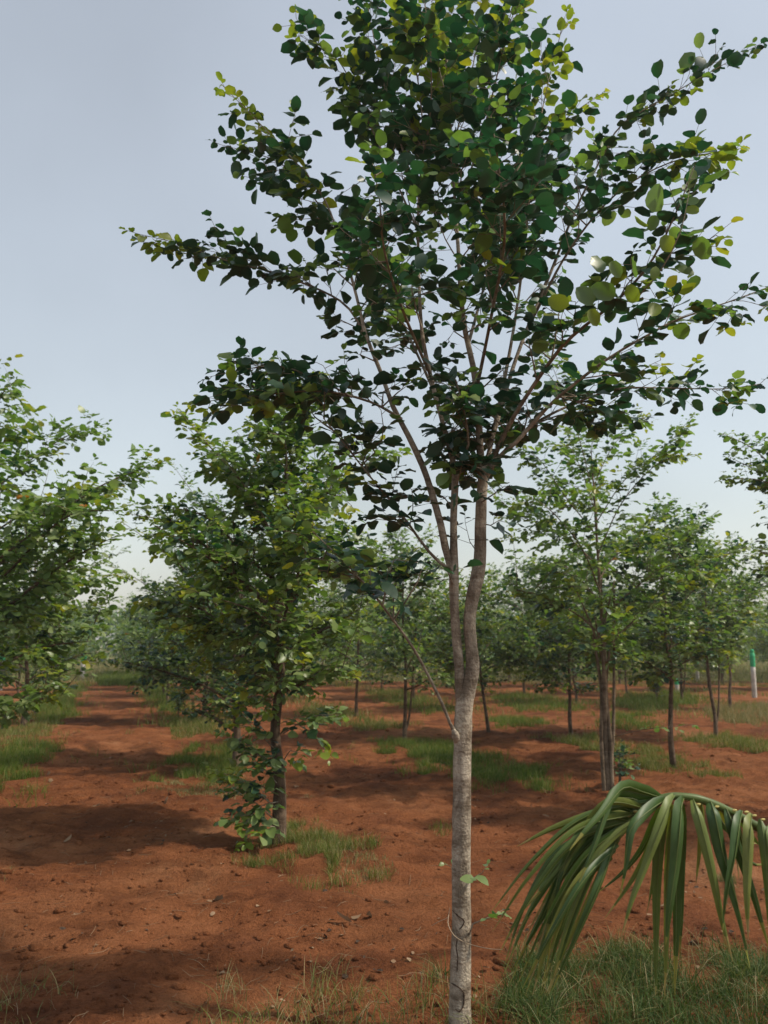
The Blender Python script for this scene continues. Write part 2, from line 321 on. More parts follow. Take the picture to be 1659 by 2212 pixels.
def unit(v): return v / (np.linalg.norm(v) + 1e-9)
class Tree:
    """limbs: (points, radii); leaves: (position, 3x3 axes, size, variant, class, limb)"""
    def __init__(s, seed, leaf=0.08, young=0.16, mid=0.45):
        s.rng = np.random.default_rng(seed); s.limbs = []; s.leaves = []; s.leaf = leaf; s.young = young; s.mid = mid; s.petiole = True; s.fresh = False; s.outer = None
        s.trunk = MB()
    def limb(s, pts, rad, step=0.06):
        p, r = smooth_line(pts, rad, step)
        s.limbs.append(dict(p=p, r=r, mb=MB())); i = len(s.limbs) - 1
        s.limbs[i]['mb'].tube(p, r, 7 if rad[0] > 0.008 else 5, 0, s.rng, 0.04)
        return i
    def one(s, pos, ydir, size, cls, li):
        r = s.rng
        y = unit(ydir + r.normal(0, 0.16, 3))
        nrm = np.array([0, 0, 1.0]) + r.normal(0, 0.38, 3); x = unit(np.cross(y, nrm)); z = np.cross(x, y)
        s.leaves.append((pos, np.stack([x, y, z], 1), size * r.uniform(0.6, 1.25), int(r.integers(NV)), cls, li))
    def node(s, p, t, side, li, tipness, k=None):
        r = s.rng
        lat = unit(np.cross(t, [0, 0, 1.0]) + r.normal(0, 0.25, 3)) * side
        d = unit(lat * r.uniform(0.5, 1.0) + t * r.uniform(0.25, 0.8) + np.array([0, 0, r.uniform(-0.35, 0.35)]))
        u = r.random()
        if (s.fresh and tipness > 0.3) or u < 0.03 * s.young: cls = 2
        elif u < s.mid + 0.3 * tipness: cls = 1
        else: cls = 0
        if s.outer is None and r.random() < 0.0006: cls = 3
        sz = s.leaf * (1 - 0.45 * tipness ** 2)
        L = sz * r.uniform(0.8, 1.6)
        if s.petiole and s.limbs: s.limbs[li]['mb'].tube([p, p + d * L * 0.5, p + d * L], [0.0016, 0.0013, 0.001], 3)
        s.one(p + d * L, d + np.array([0, 0, -0.15]), sz, cls, li)
        q = unit(np.cross(d, [0, 0, 1.0]))
        for sg in ((1, -1) if (k or r.integers(1, 4)) > 1 else (1,)):
            s.one(p + d * L * r.uniform(0.35, 0.8), unit(q * sg + d * 0.45 + np.array([0, 0, -0.12])), sz * 0.9, cls, li)
    def leaves_on(s, p, start, spacing, li):
        seg = np.linalg.norm(np.diff(p, axis=0), axis=1); cum = np.concatenate([[0], np.cumsum(seg)]); T = cum[-1]
        d, side = start * T, 1; s.fresh = s.rng.random() < 1.3 * s.young and (s.outer is None or s.outer(p[-1]))
        while d < T:
            i = min(np.searchsorted(cum, d, 'right') - 1, len(seg) - 1); f = (d - cum[i]) / (seg[i] + 1e-9)
            t = unit(p[i + 1] - p[i])
            s.node(p[i] * (1 - f) + p[i + 1] * f, t, side, li, max(0, (d / T - 0.55) / 0.45))
            side = -side; d += spacing * s.rng.uniform(0.6, 1.4)
        s.node(p[-1], unit(p[-1] - p[-2]), side, li, 1.0, 3)
    def fill(s, n, centre, radii, spacing, leafstart=0.25, reach=0.75):
        """shoots grown from the nearest limb into the crown's empty volume"""
        r = s.rng; pts = np.vstack([l['p'] for l in s.limbs]); own = np.concatenate([np.full(len(l['p']), i) for i, l in enumerate(s.limbs)])
        for _ in range(n):
            u = unit(r.normal(0, 1, 3)) * r.random() ** 0.4; q = np.asarray(centre) + u * np.asarray(radii)
            d = np.linalg.norm(pts - q, axis=1) + 1.2 * np.maximum(0, pts[:, 2] - q[2] + 0.05) + r.uniform(0, .15, len(pts))
            j = int(np.argmin(d)); a = pts[j]; v = q - a; L = np.linalg.norm(v)
            if L > reach: q = a + v / L * reach
            if L < 0.1: continue
            m = (a + q) / 2 + r.normal(0, 0.04, 3) + np.array([0, 0, 0.03])
            P, R_ = smooth_line(np.array([a, m, q]), [.004, .003, .0013], 0.07)
            s.limbs[own[j]]['mb'].tube(P, R_, 4); s.leaves_on(P, leafstart, spacing, int(own[j]))
    def shoots(s, li, start, every, length, spacing, up=0.35, leafstart=0.5):
        """secondary shoots with leaves on a limb, and leaves on the limb's outer part"""
        r = s.rng; p, rr = s.limbs[li]['p'], s.limbs[li]['r']
        seg = np.linalg.norm(np.diff(p, axis=0), axis=1); cum = np.concatenate([[0], np.cumsum(seg)]); T = cum[-1]
        s.leaves_on(p, leafstart, spacing, li)
        d, side = start * T, 1
        while d < T * 0.93:
            i = min(np.searchsorted(cum, d, 'right') - 1, len(seg) - 1)
            t = unit(p[i + 1] - p[i]); lat = unit(np.cross(t, r.normal(0, 1, 3)))
            g = unit(t * r.uniform(0.4, 1.1) + lat * r.uniform(0.6, 1.1) + np.array([0, 0, up * r.uniform(0, 1.4)]))
            L = length * r.uniform(0.45, 1.25) * (1 - 0.55 * (d / T) ** 2)
            b = r.normal(0, 0.12, 3) + np.array([0, 0, r.uniform(-0.25, 0.15)])
            q = np.array([p[i], p[i] + g * L * 0.35, p[i] + g * L * 0.7 + b * L * 0.3, p[i] + g * L + b * L * 0.75])
            r0 = max(0.0018, min(rr[i] * 0.5, 0.0055)); q, qr = smooth_line(q, [r0, r0 * 0.8, r0 * 0.6, 0.0012], 0.07)
            s.limbs[li]['mb'].tube(q, qr, 4)
            s.leaves_on(q, 0.18, spacing, li)
            d += every * r.uniform(0.6, 1.4)

def merged_leaves(leaves, lod, mats=LEAFM):
    mb = MB()
    if not leaves: return None
    for var in range(NV):
        for cls in range(4):
            sel = [l for l in leaves if l[3] == var and l[4] == cls]
            if not sel: continue
            v, t, q = LEAFD[lod][var]
            P = np.array([l[0] for l in sel]); R = np.array([l[1] for l in sel]); S = np.array([l[2] for l in sel])
            vv = np.einsum('nij,kj->nki', R, v) * S[:, None, None] + P[:, None]
            off = (np.arange(len(sel)) * len(v))[:, None, None]
            fs = [(t[None] + off).reshape(-1, 3)]
            if len(q): fs.append((q[None] + off).reshape(-1, 4))
            mb.add(vv.reshape(-1, 3), fs, cls)
    return mb.mesh('foliage', mats)

def build_tree(tr, base, name, label, cat, group, vis=None, nparts=0, lod=0, bark=M_BARK2, twig=M_TWIG):
    root = tag(link(name, None, None, base), label, cat, group); root.empty_display_size = 0.2
    inv = -np.asarray(base, float)
    def put(nm, me, parent=None):
        o = link(nm, me, parent if parent is not None else root)
        if parent is None: o.location = inv
        return o
    put('trunk', tr.trunk.mesh('trunk', [bark]))
    bo = [put('branch', l['mb'].mesh('branch', [twig if l['r'][0] < 0.0135 else bark])) for l in tr.limbs]
    chosen = set()
    if nparts and vis is not None:
        o = np.argsort(-vis); chosen = set(int(i) for i in o[:nparts] if vis[i] > 0)
    rest = [l for i, l in enumerate(tr.leaves) if i not in chosen]
    for i in sorted(chosen):
        p, R, sz, var, cls, li = tr.leaves[i]
        o = bpy.data.objects.new('leaf', leaf_me(var, cls)); C.objects.link(o)
        if bo: o.parent = bo[li]
        else: o.parent = root
        M4 = np.eye(4); M4[:3, :3] = R * sz; M4[:3, 3] = p if bo else p + inv
        o.matrix_local = Matrix(M4.tolist())
    if rest: tag(put('foliage', merged_leaves(rest, lod)), kind='stuff')
    return root

def visibility(trees):
    """how many pixels of each leaf show, nearer leaves hiding farther ones"""
    W, H = 415, 553; k = W / 1659.0
    pos, size, owner, idx = [], [], [], []
    for ti, t in enumerate(trees):
        for i, l in enumerate(t.leaves):
            pos.append(l[0] + l[1][:, 1] * l[2] * 0.5); owner.append(ti); idx.append(i)
            size.append((l[2] * 0.5, l[2] * 0.4 * max(0.25, abs(l[1][1, 2]) + 0.25)))
    x, y, d = project(np.array(pos)); sz = np.array(size)
    buf = np.full((H, W), -1, int)
    for j in np.argsort(-d):
        if d[j] < 0.4: continue
        rx, ry = max(0.6, sz[j, 0] * FPX / d[j] * k), max(0.6, sz[j, 1] * FPX / d[j] * k)
        a, b = int(x[j] * k - rx), int(math.ceil(x[j] * k + rx)); c, e = int(y[j] * k - ry), int(math.ceil(y[j] * k + ry))
        buf[max(0, c):max(0, e), max(0, a):max(0, b)] = j
    cnt = np.bincount(buf[buf >= 0], minlength=len(pos)).astype(float)
    out = [np.zeros(len(t.leaves)) for t in trees]
    for j in range(len(pos)): out[owner[j]][idx[j]] = cnt[j]
    return out

# ------------------------------------------------------------------ the tall tree in front
YM = 3.51
def mk(pts, Y0=YM):
    P = np.array([at(p[0], p[1], Y0 + p[2]) for p in pts]); return P, [p[3] for p in pts]
main = Tree(11, leaf=0.083, young=0.42, mid=0.12)
main.outer = lambda q: abs(q[0] - .25) > .95 or q[2] > 4.35
tp, trd = mk([(992, 2275, 0, .060), (992, 2240, 0, .054), (993, 2205, 0, .050), (995, 2100, 0, .046), (997, 2000, 0, .0425), (996, 1900, 0, .042), (997, 1800, 0, .0425), (998, 1700, 0, .042),
              (999, 1620, 0, .041), (1000, 1570, 0, .0425), (1003, 1525, 0, .040), (1012, 1485, 0, .036), (1021, 1442, 0, .033), (1018, 1394, 0, .029), (1014, 1346, 0, .029), (1019, 1299, 0, .031),
              (1030, 1251, 0, .033), (1037, 1204, 0, .030), (1038, 1140, 0, .028), (1040, 1077, 0, .0265), (1043, 1035, 0, .025), (1042, 1010, 0, .018)])
trd = [q * .95 for q in trd]; p, r = smooth_line(tp, trd, 0.025); main.trunk.tube(p, r, 20, 0, main.rng, 0.016)
def ml(pts, **kw):
    P, R = mk(pts); i = main.limb(P, R)
    if kw: main.shoots(i, **kw)
    return i
S = dict(start=0.35, every=0.09, length=0.34, spacing=0.041)
# left stem running up into the middle of the crown
ml([(1000, 1545, 0, .026), (994, 1490, .0, .0235), (992, 1440, 0, .0225), (988, 1394, 0, .022), (983, 1330, 0, .022), (981, 1267, 0, .0228), (981, 1229, 0, .022), (980, 1159, 0, .017), (981, 1092, 0, .0165), (984, 1020, 0, .0165),
    (972, 972, 0, .0125), (958, 918, 0, .0115), (940, 850, 0, .0105), (915, 740, .02, .0095), (907, 650, .05, .0085), (903, 520, .08, .0075), (905, 420, .1, .0065), (915, 320, .1, .005), (905, 190, .1, .004), (880, 60, .1, .003), (850, -60, .1, .002)],
   start=0.62, every=0.088, length=0.36, spacing=0.041, leafstart=0.72)
ml([(979, 1245, 0, .015), (962, 1181, 0, .0175), (953, 1134, 0, .016), (932, 1061, .0, .0155), (912, 1004, 0, .015), (883, 943, 0, .0135), (850, 880, .0, .012), (825, 810, .02, .0105), (790, 720, .05, .009), (765, 620, .1, .0075), (735, 520, .15, .006), (695, 420, .2, .0045), (620, 330, .22, .0035), (545, 250, .25, .0025), (478, 182, .25, .0015)],
   start=0.42, every=0.1, length=0.36, spacing=0.041, leafstart=0.55)
ml([(984, 1020, 0, .010), (1000, 992, -.05, .008), (1012, 960, -.1, .006), (1005, 900, -.2, .004), (985, 820, -.3, .002)], start=0.5, every=0.09, length=0.25, spacing=0.045)
ml([(980, 1235, 0, .009), (949, 1214, -.02, .0075), (927, 1192, -.04, .007), (902, 1159, -.06, .006), (864, 1106, -.1, .005), (800, 1030, -.15, .004), (745, 960, -.2, .003), (700, 905, -.22, .002)], start=0.4, every=0.13, length=0.2, spacing=0.05, leafstart=0.3)
# low thin branch from the knot
ml([(985, 1585, -.02, .012), (972, 1562, -.05, .0075), (956, 1521, -.08, .007), (931, 1470, -.1, .0065), (893, 1400, -.15, .006), (850, 1340, -.2, .0052), (800, 1275, -.25, .0045), (735, 1205, -.3, .0035), (655, 1130, -.35, .002)],
   start=0.62, every=0.09, length=0.2, spacing=0.05, leafstart=0.58)
# right stem's upper branches
ml([(1043, 1045, 0, .021), (1036, 960, 0, .018), (1033, 880, 0, .016), (1022, 790, 0, .014), (1006, 720, 0, .013), (996, 640, 0, .012), (990, 540, .0, .0095), (984, 450, .0, .008), (975, 330, .0, .006), (968, 180, .0, .0045), (962, 40, 0, .003), (958, -80, 0, .002)],
   start=0.45, every=0.088, length=0.38, spacing=0.041, leafstart=0.6)
ml([(1046, 1035, 0, .016), (1058, 970, .05, .012), (1082, 860, .12, .010), (1108, 720, .18, .008), (1128, 580, .22, .007), (1148, 400, .25, .005), (1175, 220, .28, .003), (1218, 45, .28, .0015)], **S)
ml([(1050, 1030, 0, .015), (1075, 990, -.04, .011), (1112, 958, -.08, .010), (1160, 905, -.1, .009), (1207, 857, -.12, .008), (1309, 778, -.18, .0065), (1404, 721, -.22, .005), (1467, 689, -.25, .004), (1580, 650, -.28, .003), (1665, 618, -.3, .0015)],
   start=0.35, every=0.1, length=0.30, spacing=0.041, leafstart=0.5)
R3 = ml([(1052, 1020, .02, .013), (1110, 900, -.15, .010), (1191, 778, -.35, .0085), (1239, 724, -.45, .007), (1337, 645, -.6, .006), (1410, 560, -.75, .0045), (1460, 460, -.85, .003), (1500, 360, -.9, .0015)],
   start=0.35, every=0.1, length=0.34, spacing=0.041, leafstart=0.5)
ml([(1080, 985, 0, .009), (1130, 935, .08, .008), (1200, 890, .15, .0065), (1324, 842, .2, .005), (1420, 838, .22, .004), (1562, 840, .25, .0025), (1642, 829, .25, .0015)], start=0.35, every=0.09, length=0.24, spacing=0.05, leafstart=0.35)
ml([(1100, 960, .05, .007), (1150, 920, .2, .005), (1250, 890, .35, .0035), (1395, 905, .45, .0015)], start=0.3, every=0.1, length=0.2, spacing=0.045)
ml([(1062, 950, .03, .012), (1120, 760, .15, .0095), (1185, 600, .25, .008), (1245, 450, .3, .0065), (1312, 318, .3, .005), (1345, 268, .3, .004), (1425, 218, .3, .0035), (1509, 170, .3, .0025), (1632, 100, .3, .0012)],
   start=0.38, every=0.10, length=0.16, spacing=0.041, leafstart=0.5)
ml([(1150, 690, .2, .008), (1230, 540, .0, .006), (1330, 420, -.15, .0045), (1450, 350, -.25, .003), (1592, 322, -.3, .0015)], start=0.3, every=0.09, length=0.3, spacing=0.041, leafstart=0.4)
ml([(1120, 610, .2, .006), (1140, 430, .3, .0045), (1190, 290, .35, .003), (1292, 205, .38, .0015)], start=0.3, every=0.13, length=0.15, spacing=0.04)
# left side branches
ml([(795, 730, .05, .0075), (735, 650, .15, .006), (600, 592, .25, .0045), (480, 560, .3, .0035), (380, 525, .3, .0025), (298, 505, .3, .0012)], start=0.25, every=0.09, length=0.22, spacing=0.041, leafstart=0.25)
ml([(868, 905, 0, .0075), (800, 868, -.1, .006), (700, 845, -.2, .0045), (600, 850, -.3, .003), (500, 862, -.32, .002), (425, 868, -.32, .0012)], start=0.2, every=0.09, length=0.30, spacing=0.041, leafstart=0.3)
ml([(760, 858, -.15, .005), (690, 820, -.2, .004), (600, 790, -.25, .003), (520, 800, -.28, .002), (448, 815, -.3, .001)], start=0.25, every=0.1, length=0.2, spacing=0.042)
ml([(735, 520, .15, .005), (680, 430, .3, .004), (600, 350, .4, .003), (475, 312, .45, .0012)], start=0.3, every=0.12, length=0.18, spacing=0.05)
ml([(903, 500, .08, .006), (850, 380, .15, .005), (790, 250, .2, .004), (730, 130, .22, .0025), (645, 75, .22, .0012)], start=0.25, every=0.09, length=0.32, spacing=0.041)
# limbs reaching towards and away from us, and the crown's top
ml([(1030, 840, 0, .009), (1060, 690, -.3, .0075), (1090, 520, -.6, .006), (1080, 380, -.8, .004), (1060, 250, -.9, .002)], start=0.3, every=0.088, length=0.34, spacing=0.041)
ml([(930, 810, 0, .008), (870, 670, -.3, .0065), (830, 540, -.55, .005), (820, 430, -.7, .003), (800, 330, -.75, .0015)], start=0.3, every=0.1, length=0.30, spacing=0.04)
ml([(1010, 750, 0, .009), (1040, 640, .4, .007), (1060, 560, .7, .005), (1070, 470, .95, .003), (1080, 400, 1.1, .0015)], start=0.3, every=0.088, length=0.34, spacing=0.041)
ml([(940, 850, 0, .008), (890, 740, .4, .0065), (850, 650, .7, .005), (820, 560, .9, .003), (790, 480, 1.05, .0015)], start=0.3, every=0.1, length=0.32, spacing=0.04)
ml([(905, 430, .1, .006), (860, 290, .15, .005), (820, 140, .2, .0035), (780, -60, .25, .0015)], start=0.15, every=0.088, length=0.34, spacing=0.041)
ml([(984, 450, 0, .006), (1030, 330, -.12, .005), (1070, 180, -.2, .0035), (1110, 0, -.25, .0015)], start=0.15, every=0.088, length=0.34, spacing=0.041)
ml([(975, 340, 0, .005), (1000, 230, .2, .004), (1030, 100, .35, .003), (1050, -60, .4, .0015)], start=0.1, every=0.088, length=0.34, spacing=0.041)
ml([(912, 350, .1, .005), (930, 240, -.15, .004), (930, 120, -.3, .003), (915, -20, -.35, .0015)], start=0.1, every=0.088, length=0.34, spacing=0.041)
main.fill(40, at(985, 600, YM), (.6, .7, .85), .046)
main.fill(22, at(1010, 800, YM), (.6, .5, .35), .048)
main.fill(20, at(1090, 910, YM), (.35, .4, .12), .045)
main.fill(9, at(800, 1230, YM - .25), (.3, .15, .12), .06)
main.fill(14, at(1000, 985, YM), (.28, .3, .14), .05)
for pts in ([(1040, 1085, -.02, .004), (1062, 1070, -.12, .003), (1090, 1050, -.2, .0015)], [(1038, 1130, .02, .004), (1060, 1135, .05, .003), (1085, 1120, .1, .0015)], [(1035, 1200, .02, .003), (1015, 1170, .08, .002), (1005, 1130, .12, .001)], [(985, 1110, 0, .004), (960, 1075, .1, .003), (930, 1060, .2, .0015)], [(900, 1155, -.06, .003), (870, 1130, -.15, .002), (800, 1120, -.2, .001)], [(940, 1085, 0, .003), (900, 1080, -.1, .002), (850, 1060, -.15, .001)]):
    i = ml(pts); main.leaves_on(main.limbs[i]['p'], .3, .035, i)
main.fill(12, at(760, 900, YM - .1), (.35, .3, .2), .04)
# big fresh leaves on the shoot that leans out towards us on the right
def leaf_at(bx, by, tx, ty, dY, cls, k):
    a, b = at(bx, by, YM + dY), at(tx, ty, YM + dY - .02); y = unit(b - a); n = unit(np.array([0, 0, CAM_H]) - a + main.rng.normal(0, 1.5, 3)); x = unit(np.cross(y, n))
    main.leaves.append((a, np.stack([x, y, np.cross(x, y)], 1), float(np.linalg.norm(b - a)) * k, int(main.rng.integers(NV)), cls, R3))
for q in ((1428, 458, 1396, 374), (1486, 408, 1502, 344), (1478, 438, 1525, 425), (1480, 452, 1524, 462), (1530, 560, 1495, 492), (1448, 545, 1430, 490), (1400, 490, 1355, 470), (1470, 520, 1440, 478), (1405, 500, 1420, 450),
          (1300, 590, 1280, 530), (1340, 600, 1312, 548), (1375, 600, 1350, 540), (1410, 605, 1425, 560), (1440, 620, 1470, 585), (1330, 640, 1260, 610), (1380, 650, 1340, 612), (1230, 660, 1165, 640), (1210, 680, 1160, 668), (1280, 660, 1235, 600), (1420, 655, 1400, 700), (1290, 705, 1270, 650), (1500, 590, 1450, 560)):
    leaf_at(*q, -.85 + main.rng.normal(0, .1), 2 if main.rng.random() < .5 else 1, .72)
P_, R_ = mk([(1380, 640, -.75, .003), (1430, 580, -.9, .0025), (1470, 500, -1.0, .002), (1490, 408, -1.0, .001)]); main.limbs[R3]['mb'].tube(*smooth_line(P_, R_, .05), 4)
# small shoots low on the trunk
for pts in ([(1010, 1905, -.03, .003), (1025, 1895, -.06, .0025), (1042, 1885, -.08, .0015)], [(1013, 2020, -.03, .0035), (1022, 1995, -.05, .003), (1050, 1985, -.06, .002), (1078, 1972, -.08, .0012)], [(985, 1890, .03, .0025), (978, 1882, .05, .002), (974, 1872, .07, .0012)]):
    main.leaf, main.mid = .062, .6; i = ml(pts); main.leaves_on(main.limbs[i]['p'], 0.5, 0.06, i)

# ------------------------------------------------------------------ the other orchard trees
def gen_tree(seed, base, H, R, trunk_h, r0, limbs=12, leaf=0.08, young=0.16, mid=0.5, lean=(0, 0), every=0.1, length=0.36, spacing=0.045, petiole=False, low=0.25, bias=(0, 0), stems=1, topspread=0.5, fill=60):
    t = Tree(seed, leaf, min(.5, young + .06), min(.9, mid + .14)); t.petiole = petiole; g = t.rng; b = np.asarray(base, float)
    top = b + np.array([lean[0], lean[1], H * 0.86])
    n = 7; pts = [b + np.array([0, 0, -0.08])]
    for i in range(1, n + 1):
        f = i / n; w = 0.035 * math.sin(f * 3.1)
        pts.append(b + (top - b) * f + np.array([g.normal(0, w), g.normal(0, w), 0]))
    rad = [r0 * 1.25] + [r0 * (1 - 0.86 * (i / n) ** 0.85) + 0.003 for i in range(1, n + 1)]
    P, Rr = smooth_line(pts, rad, 0.07); t.trunk.tube(P, Rr, 10, 0, g, 0.04)
    if stems > 1:
        q = np.array([P[3], P[3] + [0.10, 0.03, 0.45], P[3] + [0.2, 0.05, H * 0.5]]); qq, qr = smooth_line(q, [r0 * .6, r0 * .5, r0 * .3], 0.07); t.trunk.tube(qq, qr, 8, 0, g, 0.04)
    zs = P[:, 2] - b[2]
    li = t.limb(P[-4:], np.array(Rr[-4:]) * 0.98); t.limbs[li]
    lead = np.array([P[-1], P[-1] + [g.normal(0, .05), g.normal(0, .05), H * .08], P[-1] + [g.normal(0, .1), g.normal(0, .1), H * 0.18]])
    li = t.limb(lead, [Rr[-1], 0.004, 0.0015]); t.shoots(li, 0.05, every * 0.7, length * 0.8, spacing, leafstart=0.1)
    az = g.uniform(0, 6.28)
    for k in range(limbs):
        f = k / (limbs - 1); z0 = trunk_h + (H * 0.82 - trunk_h) * f ** 0.9
        j = int(np.argmin(abs(zs - z0))); az += 2.4 + g.normal(0, 0.35)
        prof = (0.72 + 0.5 * math.sin(min(1, f * 1.25) * 2.4)) * (1 - topspread * f ** 2)
        Lr = R * prof * g.uniform(0.75, 1.15)
        rise = Lr * (0.35 + 0.9 * f) * g.uniform(0.7, 1.25)
        d = np.array([math.cos(az) + bias[0], math.sin(az) + bias[1], 0])
        s0 = P[j]; q = np.array([s0, s0 + d * Lr * 0.3 + [0, 0, rise * 0.42], s0 + d * Lr * 0.66 + [0, 0, rise * 0.8], s0 + d * Lr + [0, 0, rise * g.uniform(0.8, 1.1)]])
        q[1:3] += g.normal(0, 0.03, (2, 3)); ra = max(0.006, Rr[j] * 0.55)
        li = t.limb(q, [ra, ra * 0.75, ra * 0.5, 0.002], 0.08)
        t.shoots(li, low, every, length, spacing, leafstart=0.3)
    zc = (trunk_h * .85 + H * .9) / 2
    t.fill(fill, b + np.array([bias[0] * R + lean[0] * .5, bias[1] * R + lean[1] * .5, zc]), (R * .95, R * .95, H * .9 - zc), spacing)
    return t
def gpos(x, y):
    a, b = ground(x, y); return (a, b, float(height(a, b)) - 0.01)
spec = []      # (tree, base, label, leaf parts, lod)
def orchard(seed, base, label, nparts, lod=0, extra=None, **kw):
    t = gen_tree(seed, base, **kw)
    if extra: extra(t)
    spec.append((t, base, label, nparts, lod))
def t2_extra(t):
    g = t.rng; b0 = np.array([-0.88, 6.79, 0.0])
    for (dx, dz, tx, tz) in ((-.02, .15, -.45, .38), (-.02, .12, -.4, .2), (-.02, .25, -.5, .6), (.0, .55, -.45, .85), (-.02, .1, -.22, -.05), (.02, .5, -.3, .75), (.0, .35, -.42, .5), (.03, .85, .55, 1.02), (.03, .95, .42, .72), (-.02, .7, -.35, .95), (0.02, .6, .2, .72), (0, .3, -.25, .15), (-.02, .45, -.2, .62)):
        a = b0 + [dx, -.03, dz]; e = b0 + [tx, -.25 + g.normal(0, .08), max(tz, 0.05)]; t.leaf = .105
        m = (a + e) / 2 + [0, -.05, .07]
        i = t.limb(np.array([a, m, e]), [.006, .004, .002]); t.leaves_on(t.limbs[i]['p'], 0.15, 0.035, i)
T2 = gpos(600, 1812)
orchard(21, T2, 'dense bushy tree with leafy suckers down its dark trunk, right of the red path', 300, H=3.7, R=1.1, trunk_h=1.2, r0=.058, limbs=26, young=.32, mid=.65, every=.085, length=.36, spacing=.04, extra=t2_extra, bias=(-.12, -.1), fill=190, leaf=.088)
LEFT = (-4.45, 8.2, float(height(-4.45, 8.2)))
orchard(22, LEFT, 'broad pale green tree cut off by the left edge of the picture', 300, H=4.1, R=1.75, trunk_h=.7, r0=.06, limbs=26, young=.22, mid=.85, every=.10, length=.42, spacing=.045, leaf=.105, bias=(.1, -.05), fill=210)
def t3_extra(t):
    b0 = np.array([T3[0], T3[1], 0]); g = t.rng
    for dx, dy, h in ((-.05, -.03, 1.7), (.05, -.04, 1.55)):
        q, qr = smooth_line(np.array([b0 + [dx * .8, dy, -.05], b0 + [dx, dy, .5], b0 + [dx * .5, dy, 1.1], b0 + [dx * 1.8, dy, h]]), [.024, .023, .02, .014], .06); t.trunk.tube(q, qr, 9, 0, g, .08)
    for k, (dx, dz, e) in enumerate(((-.32, 2.2, 1.5), (-.02, 2.35, 1.5), (.12, 2.3, 1.6), (.42, 1.95, 1.45), (-.12, 1.9, 1.45))):
        a = b0 + [0, 0, e]; t.limb(np.array([a, a + [dx * .45, -.12, (dz - e) * .5], b0 + [dx, -.25, dz]]), [.017, .012, .006])
    i = t.limb(np.array([b0 + [.03, 0, .55], b0 + [.35, -.3, .68], b0 + [.85, -.4, .74]]), [.005, .004, .002]); t.leaves_on(t.limbs[i]['p'], .45, .11, i)
def offr_extra(t):
    for pts in ([(1760, 1120, 0), (1680, 1020, -.15), (1620, 965, -.25), (1562, 938, -.3)], [(1760, 1120, 0), (1690, 1060, -.25), (1630, 1035, -.3), (1560, 1038, -.35)], [(1760, 1150, 0), (1690, 1000, .1), (1650, 950, .1)], [(1780, 1300, 0), (1700, 1220, -.1), (1640, 1190, -.1)]):
        i = t.limb(np.array([at(a, b, OFFR[1] + c) for a, b, c in pts]), [.012, .008, .005, .002][:len(pts)]); t.shoots(i, .3, .12, .22, .05, leafstart=.3)
T3 = gpos(1312, 1706)
orchard(23, T3, 'open forked tree with bare pale branches standing behind the palm frond', 300, H=4.15, R=1.35, trunk_h=1.35, r0=.04, extra=t3_extra, limbs=15, topspread=.25, young=.3, mid=.65, every=.11, length=.36, spacing=.045, stems=2, low=.35, fill=120, leaf=.09)
OFFR = (4.55, 7.2, float(height(4.55, 7.2)))
orchard(24, OFFR, 'tree whose branch tips reach in at the right edge against the sky', 120, H=3.9, R=1.2, trunk_h=1.5, r0=.055, extra=offr_extra, limbs=16, young=.1, mid=.5, every=.11, spacing=.05)
orchard(25, gpos(510, 1652), 'dark shaded tree close behind the bushy tree with suckers', 250, H=3.2, R=1.5, trunk_h=.5, r0=.055, limbs=22, young=.05, mid=.35, every=.1, length=.4, spacing=.045, bias=(-.15, 0), fill=190)
orchard(26, gpos(1455, 1661), 'slim tree with straight brown trunk and a dark shrub behind, right side', 250, H=3.4, R=1.15, trunk_h=1.1, r0=.036, fill=110, leaf=.088, limbs=18, young=.2, mid=.5, every=.1, length=.38, spacing=.045)
orchard(27, gpos(873, 1602), 'tree with thin twin trunk seen just left of the pale forked trunk', 200, H=3.55, R=1.0, trunk_h=.9, r0=.034, fill=110, leaf=.088, limbs=18, young=.3, mid=.6, every=.1, length=.36, spacing=.05, stems=2)
orchard(28, gpos(1235, 1600), 'thin trunked tree left of the open forked tree, crown dark and low', 160, H=2.9, R=1.45, trunk_h=.8, r0=.034, fill=150, leaf=.088, limbs=18, young=.12, mid=.4, every=.1, length=.4, spacing=.05)
orchard(29, gpos(1057, 1588), 'small leaning tree just right of the pale forked trunk with yellow green leaves', 160, H=2.6, R=1.3, trunk_h=.8, r0=.03, fill=110, leaf=.088, limbs=16, young=.42, mid=.6, every=.1, length=.38, spacing=.05, lean=(-.3, 0))
orchard(30, gpos(1545, 1591), 'tree with two thin bare stems near the right edge', 160, H=3.2, R=1.5, trunk_h=1.55, r0=.034, fill=120, leaf=.088, limbs=18, young=.15, mid=.55, every=.1, length=.4, spacing=.05, stems=2)
orchard(31, gpos(770, 1548), 'slender tree between the bushy tree and the twin trunked one', 120, 1, H=3.2, R=1.5, trunk_h=.8, r0=.036, fill=130, leaf=.09, limbs=18, young=.15, mid=.5, every=.12, length=.42, spacing=.055)
orchard(32, gpos(50, 1572), 'leaning grey stemmed tree in the left row beside the grass strip', 160, 1, H=3.9, R=1.8, trunk_h=.55, r0=.05, fill=190, leaf=.09, limbs=20, young=.12, mid=.6, every=.12, length=.45, spacing=.055)
orchard(33, gpos(440, 1560), 'low spreading tree in the row right of the path', 160, 1, H=3.2, R=1.8, trunk_h=.4, r0=.05, fill=220, leaf=.09, limbs=20, young=.12, mid=.5, every=.11, length=.45, spacing=.055, bias=(-.1, 0))
orchard(34, gpos(1578, 1532), 'slim tree in front of the white and green post', 100, 1, H=3.2, R=1.6, trunk_h=1.65, r0=.04, fill=120, leaf=.09, limbs=18, young=.12, mid=.55, every=.13, length=.45, spacing=.06)
vis = visibility([main] + [s[0] for s in spec])
MB_ = at(992, 2240, YM)
